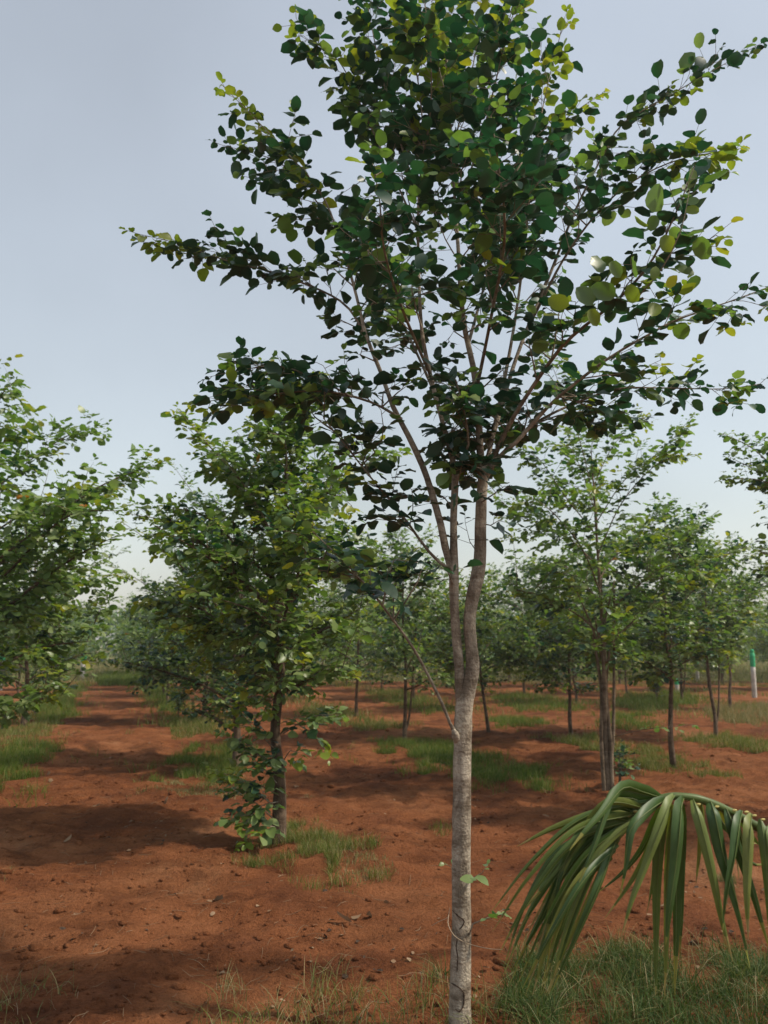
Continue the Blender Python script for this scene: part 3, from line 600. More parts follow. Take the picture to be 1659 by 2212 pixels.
mroot = build_tree(main, MB_, 'orchard_tree', 'tall foreground tree with pale smooth trunk forking into two stems', 'tree', None, vis[0], 300, 0, M_BARK, M_TWIG)
for k, (t, b, lab, npart, lod) in enumerate(spec):
    build_tree(t, b, 'orchard_tree', lab, 'tree', 'orchard trees in the middle distance', vis[k + 1], npart, lod, *((M_BARK3, M_BARK3) if k == 2 else ()))

# far orchard trees: a few kinds, copied tree by tree
protos = []
for k in range(6):
    t = gen_tree(60 + k, (0, 0, 0), H=[3.2, 2.7, 3.5, 3.0, 2.5, 3.3][k], R=[1.6, 1.4, 1.7, 1.75, 1.4, 1.5][k], trunk_h=[.8, .6, .85, .6, .6, .8][k], r0=.038, limbs=14, leaf=.14, young=[.1, .3, .12, .2, .1, .35][k], mid=.6, every=.17, length=.48, spacing=.075, low=.2, stems=1 + k % 2, fill=100)
    tm = t.trunk.mesh('trunk', [M_BARK2]); bm = MB()
    for l in t.limbs: bm.tube(l['p'][::2] if len(l['p']) > 4 else l['p'], l['r'][::2] if len(l['p']) > 4 else l['r'], 4)
    protos.append((tm, bm.mesh('branch', [M_TWIG]), merged_leaves(t.leaves, 2)))
g = np.random.default_rng(77)
placed = [np.array(s[1][:2]) for s in spec]
row0 = np.array([-0.88, 6.79])
far_spots = []
for i in range(-14, 22):
    for j in range(-1, 14):
        p = row0 + RP * (i * 3.55 + g.normal(0, .2)) + RD * (j * 3.7 + g.normal(0, .35) + (i % 2) * 0.8)
        if p[1] < 15.5 or p[1] > 50: continue
        if abs(p[0]) > 0.52 * p[1] + 3: continue
        bco = (p - row0) @ RP
        if -3.2 < bco < -0.8: continue                     # the open path
        if min(np.linalg.norm(p - q) for q in placed) < 2.2: continue
        if p[1] < 24 and abs(p[0] - p[1] * 0.474) < 1.9: continue   # open ground before the post
        if g.random() < 0.08: continue
        placed.append(p); far_spots.append(p)
far_spots.sort(key=lambda q: q[1])
def far_tree(p, k, s, rz, label):
    z = float(height(p[0], p[1])) - 0.02
    o = link('orchard_tree', None, None, (p[0], p[1], z)); o.rotation_euler = (0, 0, rz); o.scale = (s, s, s)
    tag(o, label, 'tree', 'small orchard trees far behind')
    link('trunk', protos[k][0], o); link('branch', protos[k][1], o); tag(link('foliage', protos[k][2], o), kind='stuff')
for n, p in enumerate(far_spots):
    k = int(g.integers(6)); fx = float(project(np.array([p[0], p[1], 1.0]))[0][0])
    where = 'left of the red path' if fx < 200 else 'beyond the path\'s bushy trees' if fx < 640 else 'just left of the pale trunk' if fx < 960 else 'just right of the pale trunk' if fx < 1290 else 'right of the forked tree'
    depth = 'nearer' if p[1] < 22 else 'far' if p[1] < 34 else 'farthest'
    far_tree(p, k, g.uniform(.8, 1.12), g.uniform(0, 6.28), 'small %s tree in the %s rows %s' % ('yellowish green' if k in (1, 5) else 'dark green', depth, where))

# ------------------------------------------------------------------ far wood on the horizon
def far_wood():
    g = np.random.default_rng(8); n = 26000
    x = g.uniform(-75, 85, n); y = 66 + 14 * vnoise(x * .1, 0 * x) + g.uniform(0, 18, n)
    hmax = 4.2 + 2.6 * vnoise(x * 0.22, y * 0.02 + 4) + 1.6 * vnoise(x * .7, 2 + 0 * x)
    z = hmax * g.random(n) ** 0.7
    lv = []
    for i in range(n):
        a = unit(g.normal(0, 1, 3)); b = unit(np.cross(a, g.normal(0, 1, 3))); c = np.cross(a, b)
        lv.append((np.array([x[i], y[i], z[i]]), np.stack([a, b, c], 1), g.uniform(.3, .6), int(g.integers(NV)), int(g.choice([0, 1, 2], p=[.45, .47, .08])), 0))
    return merged_leaves(lv, 2)
tag(link('far_wood', far_wood()), 'distant band of trees along the horizon', 'woodland', kind='stuff')

# ------------------------------------------------------------------ grass
def blades(name, xy, length, width, mat, seed, segs=3, bend=0.5, clump=0.0, label=None):
    g = np.random.default_rng(seed); n = len(xy)
    az = g.uniform(0, 6.283, n); L = length * g.uniform(0.45, 1.25, n); w = width * g.uniform(0.6, 1.3, n); be = bend * g.uniform(0.1, 1.6, n)
    d = np.stack([np.cos(az), np.sin(az)], 1); s = np.stack([-np.sin(az), np.cos(az)], 1); tw = g.uniform(0, 6.28, n); s = np.stack([np.cos(tw), np.sin(tw)], 1)
    z0 = height(xy[:, 0], xy[:, 1]) - 0.01; V = []
    for k in range(segs + 1):
        f = k / segs; lat = L * be * f ** 1.8; zz = z0 + L * f * np.maximum(0.25, 1 - 0.42 * be * f)
        c = np.stack([xy[:, 0] + d[:, 0] * lat, xy[:, 1] + d[:, 1] * lat, zz], 1)
        if k < segs:
            hw = (w * 0.5 * (1 - 0.55 * f))[:, None]; off = np.concatenate([s * hw, np.zeros((n, 1))], 1)
            V += [c - off, c + off]
        else: V.append(c)
    V = np.stack(V, 1); m = V.shape[1]; o = np.arange(n)[:, None] * m; F4 = []
    for k in range(segs - 1): F4.append(o + np.array([[2 * k, 2 * k + 1, 2 * k + 3, 2 * k + 2]]))
    F3 = o + np.array([[m - 3, m - 2, m - 1]])
    me = mesh_np(name, V.reshape(-1, 3), [np.vstack(F4) if F4 else np.zeros((0, 4), int), F3], [mat])
    return tag(link(name, me), label, 'grass', kind='stuff')
def in_poly(pts, poly):
    x, y = pts[:, 0], pts[:, 1]; c = np.zeros(len(pts), bool); j = len(poly) - 1
    for i in range(len(poly)):
        xi, yi = poly[i]; xj, yj = poly[j]
        c ^= ((yi > y) != (yj > y)) & (x < (xj - xi) * (y - yi) / (yj - yi + 1e-12) + xi); j = i
    return c
def scatter(vpoly, n, seed, rag=0.25, clumps=0.3):
    poly = np.array([ground(*p) for p in vpoly]); g = np.random.default_rng(seed)
    lo, hi = poly.min(0) - rag, poly.max(0) + rag; out = []; tot = 0
    while tot < n:
        q = g.uniform(lo, hi, (n * 3, 2)); w = q + rag * np.stack([vnoise(q[:, 0] * 4, q[:, 1] * 4), vnoise(q[:, 0] * 4 + 9, q[:, 1] * 4 + 5)], 1) * 2
        q = q[in_poly(w, poly) & (vnoise(q[:, 0] * 6 + 3, q[:, 1] * 6) + 0.5 > clumps * g.random(len(q)) * 1.6)]
        out.append(q); tot += len(q)
        if len(q) == 0: break
    return np.vstack(out)[:n]
GP = [  # outline on the picture, blades, length, width, material, label
    ([(610, 1812), (690, 1790), (770, 1820), (795, 1860), (760, 1880), (660, 1880), (600, 1858), (575, 1838)], 4200, .12, .0045, M_GRASS, 'bright grass tuft at the foot of the tree with suckers'),
    ([(770, 1865), (880, 1855), (895, 1880), (790, 1890)], 500, .06, .006, M_GRASSD, 'low straggle of weeds right of the bright tuft'),
    ([(820, 1608), (900, 1600), (1010, 1622), (1110, 1650), (1185, 1685), (1150, 1692), (1050, 1690), (985, 1680), (900, 1645)], 11000, .16, .007, M_GRASSF, 'wedge of lush grass behind the pale forked trunk'),
    ([(-60, 1640), (70, 1615), (95, 1640), (45, 1690), (-10, 1715), (-80, 1740)], 5500, .19, .007, M_GRASSF, 'dark grass at the left edge nearest the path'),
    ([(-60, 1590), (110, 1560), (120, 1590), (60, 1612), (-60, 1620)], 3500, .15, .008, M_GRASS, 'grass clump under the leaning grey stemmed tree'),
    ([(50, 1545), (100, 1510), (165, 1490), (155, 1540), (140, 1560), (60, 1560)], 5000, .26, .010, M_GRASSF, 'tall bright grass on the path\'s left verge'),
    ([(120, 1505), (165, 1478), (190, 1478), (165, 1512)], 2000, .22, .012, M_GRASS, 'far end of the left verge grass'),
    ([(400, 1650), (420, 1610), (500, 1612), (530, 1650), (520, 1690), (400, 1690)], 5000, .17, .007, M_GRASSF, 'shaded grass round the dark tree right of the path'),
    ([(380, 1722), (410, 1695), (530, 1690), (540, 1718), (430, 1730)], 1600, .07, .006, M_GRASSD, 'thin short grass fringe beside the path'),
    ([(370, 1590), (385, 1555), (470, 1548), (480, 1580), (400, 1595)], 3500, .18, .009, M_GRASS, 'yellowish grass under the low spreading tree'),
    ([(318, 1480), (345, 1480), (400, 1530), (400, 1550), (350, 1540)], 3500, .26, .012, M_GRASSF, 'rank grass on the path\'s right verge'),
    ([(205, 1482), (330, 1482), (335, 1462), (230, 1460)], 7000, .42, .02, M_GRASSF, 'dark thicket of tall grass closing the far end of the path'),
    ([(1055, 1560), (1080, 1545), (1145, 1550), (1155, 1572), (1080, 1578)], 2600, .17, .008, M_GRASSF, 'round grass tuft right of the pale forked trunk'),
    ([(1200, 1598), (1290, 1595), (1310, 1625), (1250, 1622)], 2200, .15, .008, M_GRASS, 'grass strip left of the open forked tree'),
    ([(1320, 1620), (1400, 1625), (1460, 1650), (1570, 1660), (1590, 1672), (1480, 1672), (1380, 1655)], 3600, .14, .007, M_GRASS, 'grass round the foot of the slim brown trunk'),
    ([(1490, 1590), (1560, 1580), (1680, 1600), (1680, 1630), (1600, 1618), (1520, 1605)], 3200, .16, .008, M_GRASS, 'grass strip near the right edge under two bare stems'),
    ([(760, 1568), (800, 1555), (855, 1565), (850, 1582), (770, 1582)], 1700, .15, .008, M_GRASS, 'grass clump left of the thin twin trunk'),
    ([(790, 1500), (870, 1495), (970, 1530), (960, 1545), (860, 1525)], 3500, .2, .01, M_GRASSF, 'lush strip behind the thin twin trunk'),
    ([(640, 1530), (720, 1520), (760, 1550), (700, 1568)], 2400, .2, .01, M_GRASS, 'grass seen through the gap beside the bushy tree'),
    ([(1040, 1510), (1120, 1500), (1230, 1515), (1240, 1540), (1130, 1535)], 3500, .22, .011, M_GRASSF, 'grass band below the far rows, centre right'),
    ([(1290, 1560), (1330, 1545), (1400, 1550), (1400, 1572), (1330, 1575)], 1800, .2, .01, M_GRASSF, 'bright tuft just right of the forked tree\'s trunk'),
    ([(1330, 1510), (1470, 1495), (1520, 1510), (1420, 1540), (1340, 1535)], 4000, .28, .012, M_GRASSF, 'tall grass round the dark shrub'),
    ([(1520, 1530), (1680, 1520), (1680, 1570), (1560, 1565)], 3500, .22, .011, M_GRASSD, 'dry grass at the right edge before the posts'),
    ([(-20, 1905), (5, 1890), (60, 1900), (40, 1930)], 60, .08, .004, M_GRASSD, 'few dry blades at the left edge'),
    ([(1500, 1890), (1595, 1880), (1600, 1900), (1510, 1905)], 300, .07, .005, M_GRASSD, 'sparse weeds seen beneath the palm frond'),
]
for k, (poly, n, L, w, m, lab) in enumerate(GP):
    blades('grass_patch', np.vstack([scatter(poly, int(n * 1.1), 200 + k, .4, .6), scatter(poly, int(n * .2), 250 + k, .95, .9)]), L * .85, w * .8, m, 300 + k, 3 if k < 4 else 2, label=lab)
# far strips along the rows
g = np.random.default_rng(91); q = []
for i in range(-9, 16):
    for s0 in np.arange(8, 40, 1.0):
        if g.random() < 0.42: continue
        c = row0 + RP * (i * 3.55) + RD * s0
        if c[1] < 16 or abs(c[0]) > .55 * c[1] + 2: continue
        q.append(c + RP * g.normal(0, .35, (130, 1)) + RD * g.uniform(-.9, .9, (130, 1)))
blades('row_grass', np.vstack(q), .2, .014, M_GRASS, 92, 2, label='strips of grass along the far tree rows')
q = np.stack([g.uniform(-30, 34, 26000), g.uniform(32, 62, 26000)], 1)
blades('field_grass', q, .34, .03, M_GRASSD, 93, 2, label='dry open grassland behind the orchard')
# foreground grass
fg = scatter([(1060, 2140), (1130, 2110), (1300, 2090), (1420, 2070), (1560, 2095), (1800, 2060), (2000, 2300), (1500, 2500), (1000, 2420), (1030, 2230)], 11000, 401, .35, .85)
blades('foreground_grass', fg, .14, .0042, M_GRASSK, 402, 4, .9, label='thick green grass under the palm frond, bottom right')
fg = scatter([(1060, 2130), (1130, 2090), (1300, 2060), (1420, 2040), (1560, 2060), (1800, 2040), (2000, 2300), (1500, 2500), (1000, 2420), (1010, 2200)], 700, 403, .2, .5)
blades('dry_grass', fg, .2, .003, M_GRASSD, 404, 4, 1.2, label='dry pale stalks among the grass, bottom right')
fg = scatter([(620, 2130), (800, 2120), (1000, 2130), (1060, 2220), (1000, 2330), (600, 2330), (380, 2260), (480, 2180)], 520, 405, .25, .8)
blades('dry_grass', fg, .15, .0034, M_GRASSD, 406, 4, .8, label='thin dry grass round the pale trunk, bottom centre')
fg = scatter([(620, 2150), (800, 2150), (1000, 2150), (1060, 2220), (1000, 2330), (600, 2330), (450, 2250)], 480, 407, .25, .9)
blades('foreground_grass', fg, .12, .0042, M_GRASS, 408, 4, .7, label='scattered green grass along the bottom centre')
fg = scatter([(-30, 2170), (60, 2150), (130, 2180), (120, 2300), (-60, 2320)], 90, 409, .15, .6)
blades('dry_grass', fg, .16, .0036, M_GRASSD, 410, 4, .9, label='wispy dry tuft in the bottom left corner')

# ------------------------------------------------------------------ loose soil, straw, fallen leaves
def clods():
    g = np.random.default_rng(55); t = (1 + 5 ** .5) / 2
    iv = np.array([(-1, t, 0), (1, t, 0), (-1, -t, 0), (1, -t, 0), (0, -1, t), (0, 1, t), (0, -1, -t), (0, 1, -t), (t, 0, -1), (t, 0, 1), (-t, 0, -1), (-t, 0, 1)], float); iv /= np.linalg.norm(iv[0])
    it = np.array([(0, 11, 5), (0, 5, 1), (0, 1, 7), (0, 7, 10), (0, 10, 11), (1, 5, 9), (5, 11, 4), (11, 10, 2), (10, 7, 6), (7, 1, 8), (3, 9, 4), (3, 4, 2), (3, 2, 6), (3, 6, 8), (3, 8, 9), (4, 9, 5), (2, 4, 11), (6, 2, 10), (8, 6, 7), (9, 8, 1)])
    n = 9000; y = 3.2 + 13 * g.random(n) ** 1.5; x = g.uniform(-.62, .62, n) * y
    keep = vnoise(x * 1.3, y * 1.3) + g.normal(0, .2, n) > -.08; x, y = x[keep], y[keep]; n = len(x)
    s = np.clip(g.lognormal(-4.75, .55, n), .004, .04)
    v = iv[None] * (1 + g.normal(0, .16, (n, 12, 1))) * s[:, None, None] * np.array([1.2, 1.1, .65])
    v = v + np.stack([x, y, height(x, y) + s * .15], 1)[:, None]
    f = (it[None] + (np.arange(n) * 12)[:, None, None]).reshape(-1, 3)
    return mesh_np('soil_clods', v.reshape(-1, 3), [f], [M_CLOD])
tag(link('soil_clods', clods()), 'loose crumbs and clods of red soil strewn over the ground', 'soil', kind='stuff')
def straw():
    g = np.random.default_rng(56); mb = MB()
    for i in range(1100):
        y = 3.3 + 9 * g.random() ** 1.4; x = g.uniform(-.55, .55) * y; a = g.uniform(0, 6.28); L = g.uniform(.03, .13)
        k = np.linspace(-.5, .5, 4); b = g.normal(0, .12)
        px = x + np.cos(a) * L * k - np.sin(a) * L * b * k * k; py = y + np.sin(a) * L * k + np.cos(a) * L * b * k * k
        pz = height(px, py) + .004 + g.uniform(0, .012) * (k + .5)
        mb.tube(np.stack([px, py, pz], 1), [.0012, .0013, .0012, .0008], 3)
    return mb.mesh('dry_straw', [M_STRAW], False)
tag(link('dry_straw', straw()), 'bits of dry straw scattered on the red soil', 'straw', kind='stuff')
def litter():
    g = np.random.default_rng(58); lv = []
    for i in range(1500):
        y = 3.2 + 12 * g.random() ** 1.4; x = g.uniform(-.58, .58) * y
        if vnoise(x * .9 + 4, y * .9) + g.normal(0, .15) < 0: continue
        a = g.uniform(0, 6.28); yv = np.array([math.cos(a), math.sin(a), g.normal(0, .15)]); yv = unit(yv); xv = unit(np.cross(yv, np.array([0, 0, 1]) + g.normal(0, .25, 3))); zv = np.cross(xv, yv)
        lv.append((np.array([x, y, float(height(x, y)) + .008]), np.stack([xv, yv, zv], 1), g.uniform(.012, .042), int(g.integers(NV)), int(g.integers(2)), 0))
    return merged_leaves(lv, 1, [M_STRAW, M_SCAR, M_STRAW, M_STRAW])
tag(link('leaf_litter', litter()), 'crumbled brown leaf scraps littering the red soil', 'leaf litter', kind='stuff')
def fallen():
    g = np.random.default_rng(57); mes = []
    for k in range(4):
        v, t, q = leaf_mesh_data(900 + k, 0); v = v.copy(); v[:, 2] = -v[:, 2] * 1.6 + 0.22 * np.abs(v[:, 0]) + 0.1 * v[:, 1] ** 2; v[:, 1] -= .5
        mes.append(mesh_np('fallen_leaf', v, [t, q], [M_STRAW]))
    spots = [(745, 2003, 'largest curled tan leaf of the cluster lying left of the pale trunk'), (770, 1990, 'dry leaf in the middle of the cluster left of the pale trunk'), (797, 1988, 'dry leaf at the right end of the cluster left of the pale trunk'),
             (470, 1949, 'lone pale leaf on bare soil below the tree with suckers'), (835, 1958, 'flat tan leaf on the soil below the straggle of weeds'), (285, 1786, 'round pale leaf inside the tree shadow crossing the path'), (145, 1832, 'grey flat leaf at the shadow\'s lower edge, left'),
             (208, 1740, 'paired pale leaf on the sunny strip of the path'), (360, 1746, 'tan leaf on the sunny strip nearer the bushy tree'), (30, 1741, 'small pale leaf near the left edge on the path'), (105, 1676, 'pale leaf beside the left grass edge'), (110, 1690, 'bent dry leaf sticking up by the left grass edge'),
             (690, 1745, 'pale leaf right of the suckered trunk'), (640, 1700, 'small leaf near the suckered trunk, in half shade'), (1530, 1765, 'dry leaf on the soil behind the palm frond'), (240, 1640, 'leaf far up the path on its left half'), (1180, 1770, 'tan leaf between pale trunk and palm frond'), (380, 1660, 'leaf at the grass edge right of the path')]
    for i, (x, y, lab) in enumerate(spots):
        a, b = ground(x, y); s = g.uniform(.055, .085) * (1.3 if i == 0 else 1)
        o = link('fallen_leaf', mes[i % 4], None, (a, b, float(height(a, b)) + .012)); o.scale = (s, s, s)
        o.rotation_euler = (g.normal(0, .2), g.normal(0, .2), g.uniform(0, 6.28)); tag(o, lab, 'fallen leaf', 'dry leaves fallen on the red soil')
fallen()

# ------------------------------------------------------------------ marks on the pale trunk, vine, broken twigs
def on_trunk(x, y, lift=.001):
    """point on the camera side of the trunk's bark seen at (x, y)"""
    i = int(np.argmin(abs(project(p_tr)[1] - y))); c, rr = p_tr[i], r_tr[i]
    q = at(x, y, c[1]); dx = np.clip(q[0] - c[0], -rr * .97, rr * .97)
    return np.array([c[0] + dx, c[1] - math.sqrt(rr * rr - dx * dx) - lift, q[2]])
p_tr, r_tr = smooth_line(tp, trd, 0.01)
def scar(pts, w):
    P = np.array([on_trunk(*q) for q in pts]); P, R_ = smooth_line(P, [w * .6] + [w] * (len(P) - 2) + [w * .6], .008)
    mb = MB(); mb.tube(P, R_, 5, 0, np.random.default_rng(len(pts)), .3)
    o = link('bark_crust', mb.mesh('bark_crust', [M_SCAR]), mroot); o.location = -MB_; return o
scar([(977, 1964), (988, 1972), (998, 1978), (1001, 1984), (996, 1994), (990, 2000)], .0028)
scar([(985, 2090), (987, 2060), (984, 2040), (986, 2020)], .0026)
scar([(972, 2120), (980, 2119), (990, 2124), (998, 2132), (1000, 2150), (997, 2165), (990, 2173), (982, 2170)], .0028)
mb = MB(); kn = at(986, 1588, YM - .035)
P, R_ = smooth_line(np.array([kn + [.004, .02, -.03], kn + [-.004, -.005, 0], kn + [-.012, -.015, .022]]), [.012, .019, .010], .006); mb.tube(P, R_, 10, 0, np.random.default_rng(3), .1)
o = link('knot', mb.mesh('knot', [M_BARK]), mroot); o.location = -MB_
mb = MB()
P, R_ = smooth_line(np.array([at(*q) for q in ((972, 1960, 3.52), (968, 1985, 3.46), (969, 2000, 3.43), (980, 2020, 3.42), (1000, 2034, 3.42), (1030, 2044, 3.42), (1062, 2050, 3.4), (1085, 2051, 3.38))]), [.0012, .0016, .0018, .0018, .0018, .0016, .0014, .001], .015); mb.tube(P, R_, 5)
P, R_ = smooth_line(np.array([at(*q) for q in ((972, 1978, 3.5), (962, 1985, 3.5), (945, 1992, 3.5), (932, 2000, 3.5))]), [.001, .0012, .0012, .0008], .015); mb.tube(P, R_, 4)
tag(link('dry_vine', mb.mesh('dry_vine', [M_VINE])), 'thin dry vine looped round the lower part of the pale trunk', 'vine')

# ------------------------------------------------------------------ marker posts
def post(x, ytop, Y, w, label):
    t = at(x, ytop, Y); z0 = float(height(t[0], t[1])) - .05; h = t[2]
    root = tag(link('marker_post', None, None, (t[0], t[1], z0)), label, 'post', 'white posts with green tops beyond the orchard')
    def cyl(nm, a, b, r, m):
        mb = MB(); k = np.linspace(a, b, 5)
        mb.tube(np.stack([.02 * k, 0 * k, k], 1), [r] * 5, 12); link(nm, mb.mesh(nm, [m], True), root)
    cyl('post_shaft', 0, (h - z0) * .66, w, M_WHITE); cyl('green_sleeve', (h - z0) * .66 + .002, (h - z0) * .93, w * 1.06, M_GREENP); cyl('cap', (h - z0) * .93, h - z0, w * .8, M_GREENP)
post(1622, 1404, 24, .07, 'thickest white post with a green top near the right edge')
post(1503, 1415, 34, .08, 'white post with a green top half hidden by leaves, right of the slim trunk')
post(1461, 1468, 26, .07, 'short green topped post behind the slim brown trunk')
post(6, 1393, 27, .1, 'green topped white post at the left edge')
post(181, 1410, 36, .11, 'white post left of the path\'s far end')

# ------------------------------------------------------------------ dark shrub, sapling
def shrub(base, H, R, n, seed, label, young, mid, lod=1):
    t = Tree(seed, .07, young, mid); t.petiole = False; g = t.rng; b = np.array(base)
    t.trunk.tube(*smooth_line(np.array([b + [0, 0, -.05], b + [0, 0, .1], b + [.02, 0, H * .4]]), [.02, .016, .008], .05), 7)
    for k in range(n):
        a = g.uniform(0, 6.28); d = np.array([math.cos(a), math.sin(a), 0]) * R * g.uniform(.4, 1)
        s0 = b + [0, 0, H * g.uniform(.02, .3)]; e = b + d + [0, 0, H * g.uniform(.35, 1)]
        i = t.limb(np.array([s0, (s0 + e) / 2 + [0, 0, .08], e]), [.008, .005, .002], .08); t.shoots(i, .2, .1, .22, .05, leafstart=.3)
    build_tree(t, base, 'shrub', label, 'shrub', None, visibility([t])[0], 60, lod)
shrub(gpos(1420, 1515), 1.1, .55, 14, 71, 'dark rounded shrub behind the slim brown trunk', .02, .15)
shrub(gpos(385, 1548), 1.3, .5, 9, 72, 'pale yellowish bush on the right verge of the path', .3, .8)
shrub(gpos(75, 1545), 1.25, .55, 9, 73, 'thin branched bush with reddish pale leaves on the left verge', .2, .8)
shrub(gpos(1340, 1700), .55, .14, 3, 74, 'small dark sprout beside the open forked tree', .05, .3)

# ------------------------------------------------------------------ young coconut palm, its frond arching in from the right
def palm():
    base = np.array([2.35, 2.75, float(height(2.35, 2.75))])
    root = tag(link('coconut_palm', None, None, base), 'young coconut palm whose long frond arches in from the right', 'palm')
    g = np.random.default_rng(31)
    def add(nm, mb, mats, parent=None, smooth=True):
        o = link(nm, mb.mesh(nm, mats, smooth), parent or root)
        if parent is None: o.location = -base
        return o
    mb = MB(); k = np.linspace(0, 1, 9)
    mb.tube(np.stack([base[0] - .05 * k, base[1] + 0 * k, base[2] - .05 + .5 * k], 1), .13 - .05 * k, 14, 0, g, .06); add('stem', mb, [M_PHUSK])
    def leaflet(parent, pts, w, seed, rib=True, mat=M_PALM):
        r = np.random.default_rng(seed); P, _ = smooth_line(np.array(pts), [0] * len(pts), .02); n = len(P); f = np.linspace(0, 1, n)
        T = np.gradient(P, axis=0); T /= np.linalg.norm(T, axis=1)[:, None]
        side = np.cross(T, [0.1, 1.0, 0.15]); side /= np.linalg.norm(side, axis=1)[:, None] + 1e-9
        ang = r.normal(0, .35) + f * r.normal(0, .7); nr = np.cross(side, T)
        side, nr = side * np.cos(ang)[:, None] + nr * np.sin(ang)[:, None], nr * np.cos(ang)[:, None] - side * np.sin(ang)[:, None]
        wd = .9 * w * np.minimum(1, .35 + f * 6) * np.clip((1 - f) / .72, .015, 1) ** .75
        roof = (.55 + .2 * r.random()) * wd
        lean = np.where((nr[:, 1] < 0)[:, None], 1, -1)
        Lf, Rt = P - side * wd[:, None] - nr * lean * roof[:, None], P + side * wd[:, None] - nr * lean * roof[:, None]
        i = np.arange(n - 1)
        v = np.vstack([Lf, P, Rt]); q = np.vstack([np.stack([i, i + n, i + n + 1, i + 1], 1), np.stack([i + n, i + 2 * n, i + 2 * n + 1, i + n + 1], 1)])
        cut = int(n * r.uniform(.8, .93)); mid_ = (q[:, 0] % n) >= cut; mb = MB(); mb.add(v, [q[~mid_]]); mb.add(np.zeros((0, 3)), [q[mid_] - mb.n], 2)
        o = link('leaflet', mb.mesh('leaflet', [mat, M_RIB, M_PTIP]), parent)
        if rib:
            m2 = MB(); m2.tube(P[:-2] + nr[:-2] * lean[:-2] * .0012, np.linspace(.0013, .0005, n - 2), 5, 1)
            mb.tube(P[:-2] + nr[:-2] * lean[:-2] * .0012, np.linspace(.0013, .0005, n - 2), 5, 1)
            o.data = mb.mesh('leaflet', [mat, M_RIB, M_PTIP])
        return o
    Yf = 2.3
    rv = [(1655 + 420, 1960, .45), (1900, 1890, .3), (1760, 1832, .14), (1659, 1797, .05), (1590, 1760, .02), (1520, 1729, 0), (1460, 1720, 0), (1410, 1730, 0), (1365, 1758, 0), (1335, 1805, 0), (1310, 1860, .0), (1290, 1920, 0)]
    RP_ = np.array([base + [-.04, 0, .4]] + [at(a, b, Yf + c) for a, b, c in rv[1:]])
    P, R_ = smooth_line(RP_, [.024, .018, .015, .0135, .0125, .0115, .0105, .0095, .008, .006, .0045, .003], .015)
    mb = MB(); mb.tube(P, R_, 9, 0, g, .03); fr = add('frond', mb, [M_RACHIS])
    def V(a, b, d): return at(a, b, Yf + d)
    def c7(x, y): return 1188 + .2839 * x, 1647 + .2839 * y
    front = [  # crop coordinates of the traced leaflets, with depth towards us
        [(850, 268, -.0), (700, 220, -.03), (560, 192, -.06), (390, 390, -.12), (250, 540, -.15), (150, 668, -.16)],
        [(800, 270, -.0), (660, 230, -.02), (520, 215, -.04), (440, 330, -.07), (350, 600, -.10), (270, 800, -.11), (205, 955, -.11)],
        [(760, 300, .0), (560, 330, .04), (380, 390, .06), (210, 440, .06), (0, 515, .06), (-250, 640, .06)],
        [(900, 268, -.0), (790, 340, -.05), (690, 420, -.09), (610, 520, -.11), (575, 750, -.12), (530, 1020, -.12)],
        [(955, 240, -.0), (905, 330, -.05), (830, 520, -.08), (720, 800, -.09), (620, 1060, -.1), (545, 1320, -.1)],
        [(1020, 262, -.0), (1000, 330, -.05), (985, 520, -.08), (955, 800, -.09), (915, 1080, -.1), (880, 1390, -.1)],
        [(1082, 262, -.0), (1120, 370, -.05), (1180, 590, -.07), (1250, 900, -.08), (1310, 1200, -.08), (1390, 1515, -.08)],
        [(1215, 280, -.0), (1255, 400, -.05), (1310, 670, -.06), (1390, 950, -.07), (1460, 1220, -.07), (1525, 1570, -.07)],
        [(1340, 350, .0), (1385, 460, -.03), (1460, 720, -.03), (1550, 1000, -.03), (1610, 1220, -.03), (1680, 1450, -.03)],
        [(1462, 368, -.0), (1440, 480, -.05), (1405, 720, -.08), (1360, 950, -.09), (1330, 1150, -.09), (1317, 1295, -.09)],
        [(1535, 392, -.0), (1525, 500, -.05), (1510, 780, -.07), (1500, 1050, -.08), (1508, 1340, -.08)],
        [(1600, 430, -.0), (1625, 560, -.03), (1650, 850, -.04), (1665, 1300, -.04)],
        [(1680, 470, -.0), (1700, 600, -.05), (1720, 900, -.05), (1715, 1350, -.05)],
        [(1770, 520, -.0), (1800, 640, -.05), (1850, 900, -.05), (1880, 1300, -.05)],
    ]
    wid = [.019, .016, .017, .018, .0165, .021, .0165, .021, .0165, .017, .018, .016, .016, .016]
    for i, (pl, w) in enumerate(zip(front, wid)):
        leaflet(fr, [V(*c7(a, b), d) for a, b, d in pl], w, 500 + i)
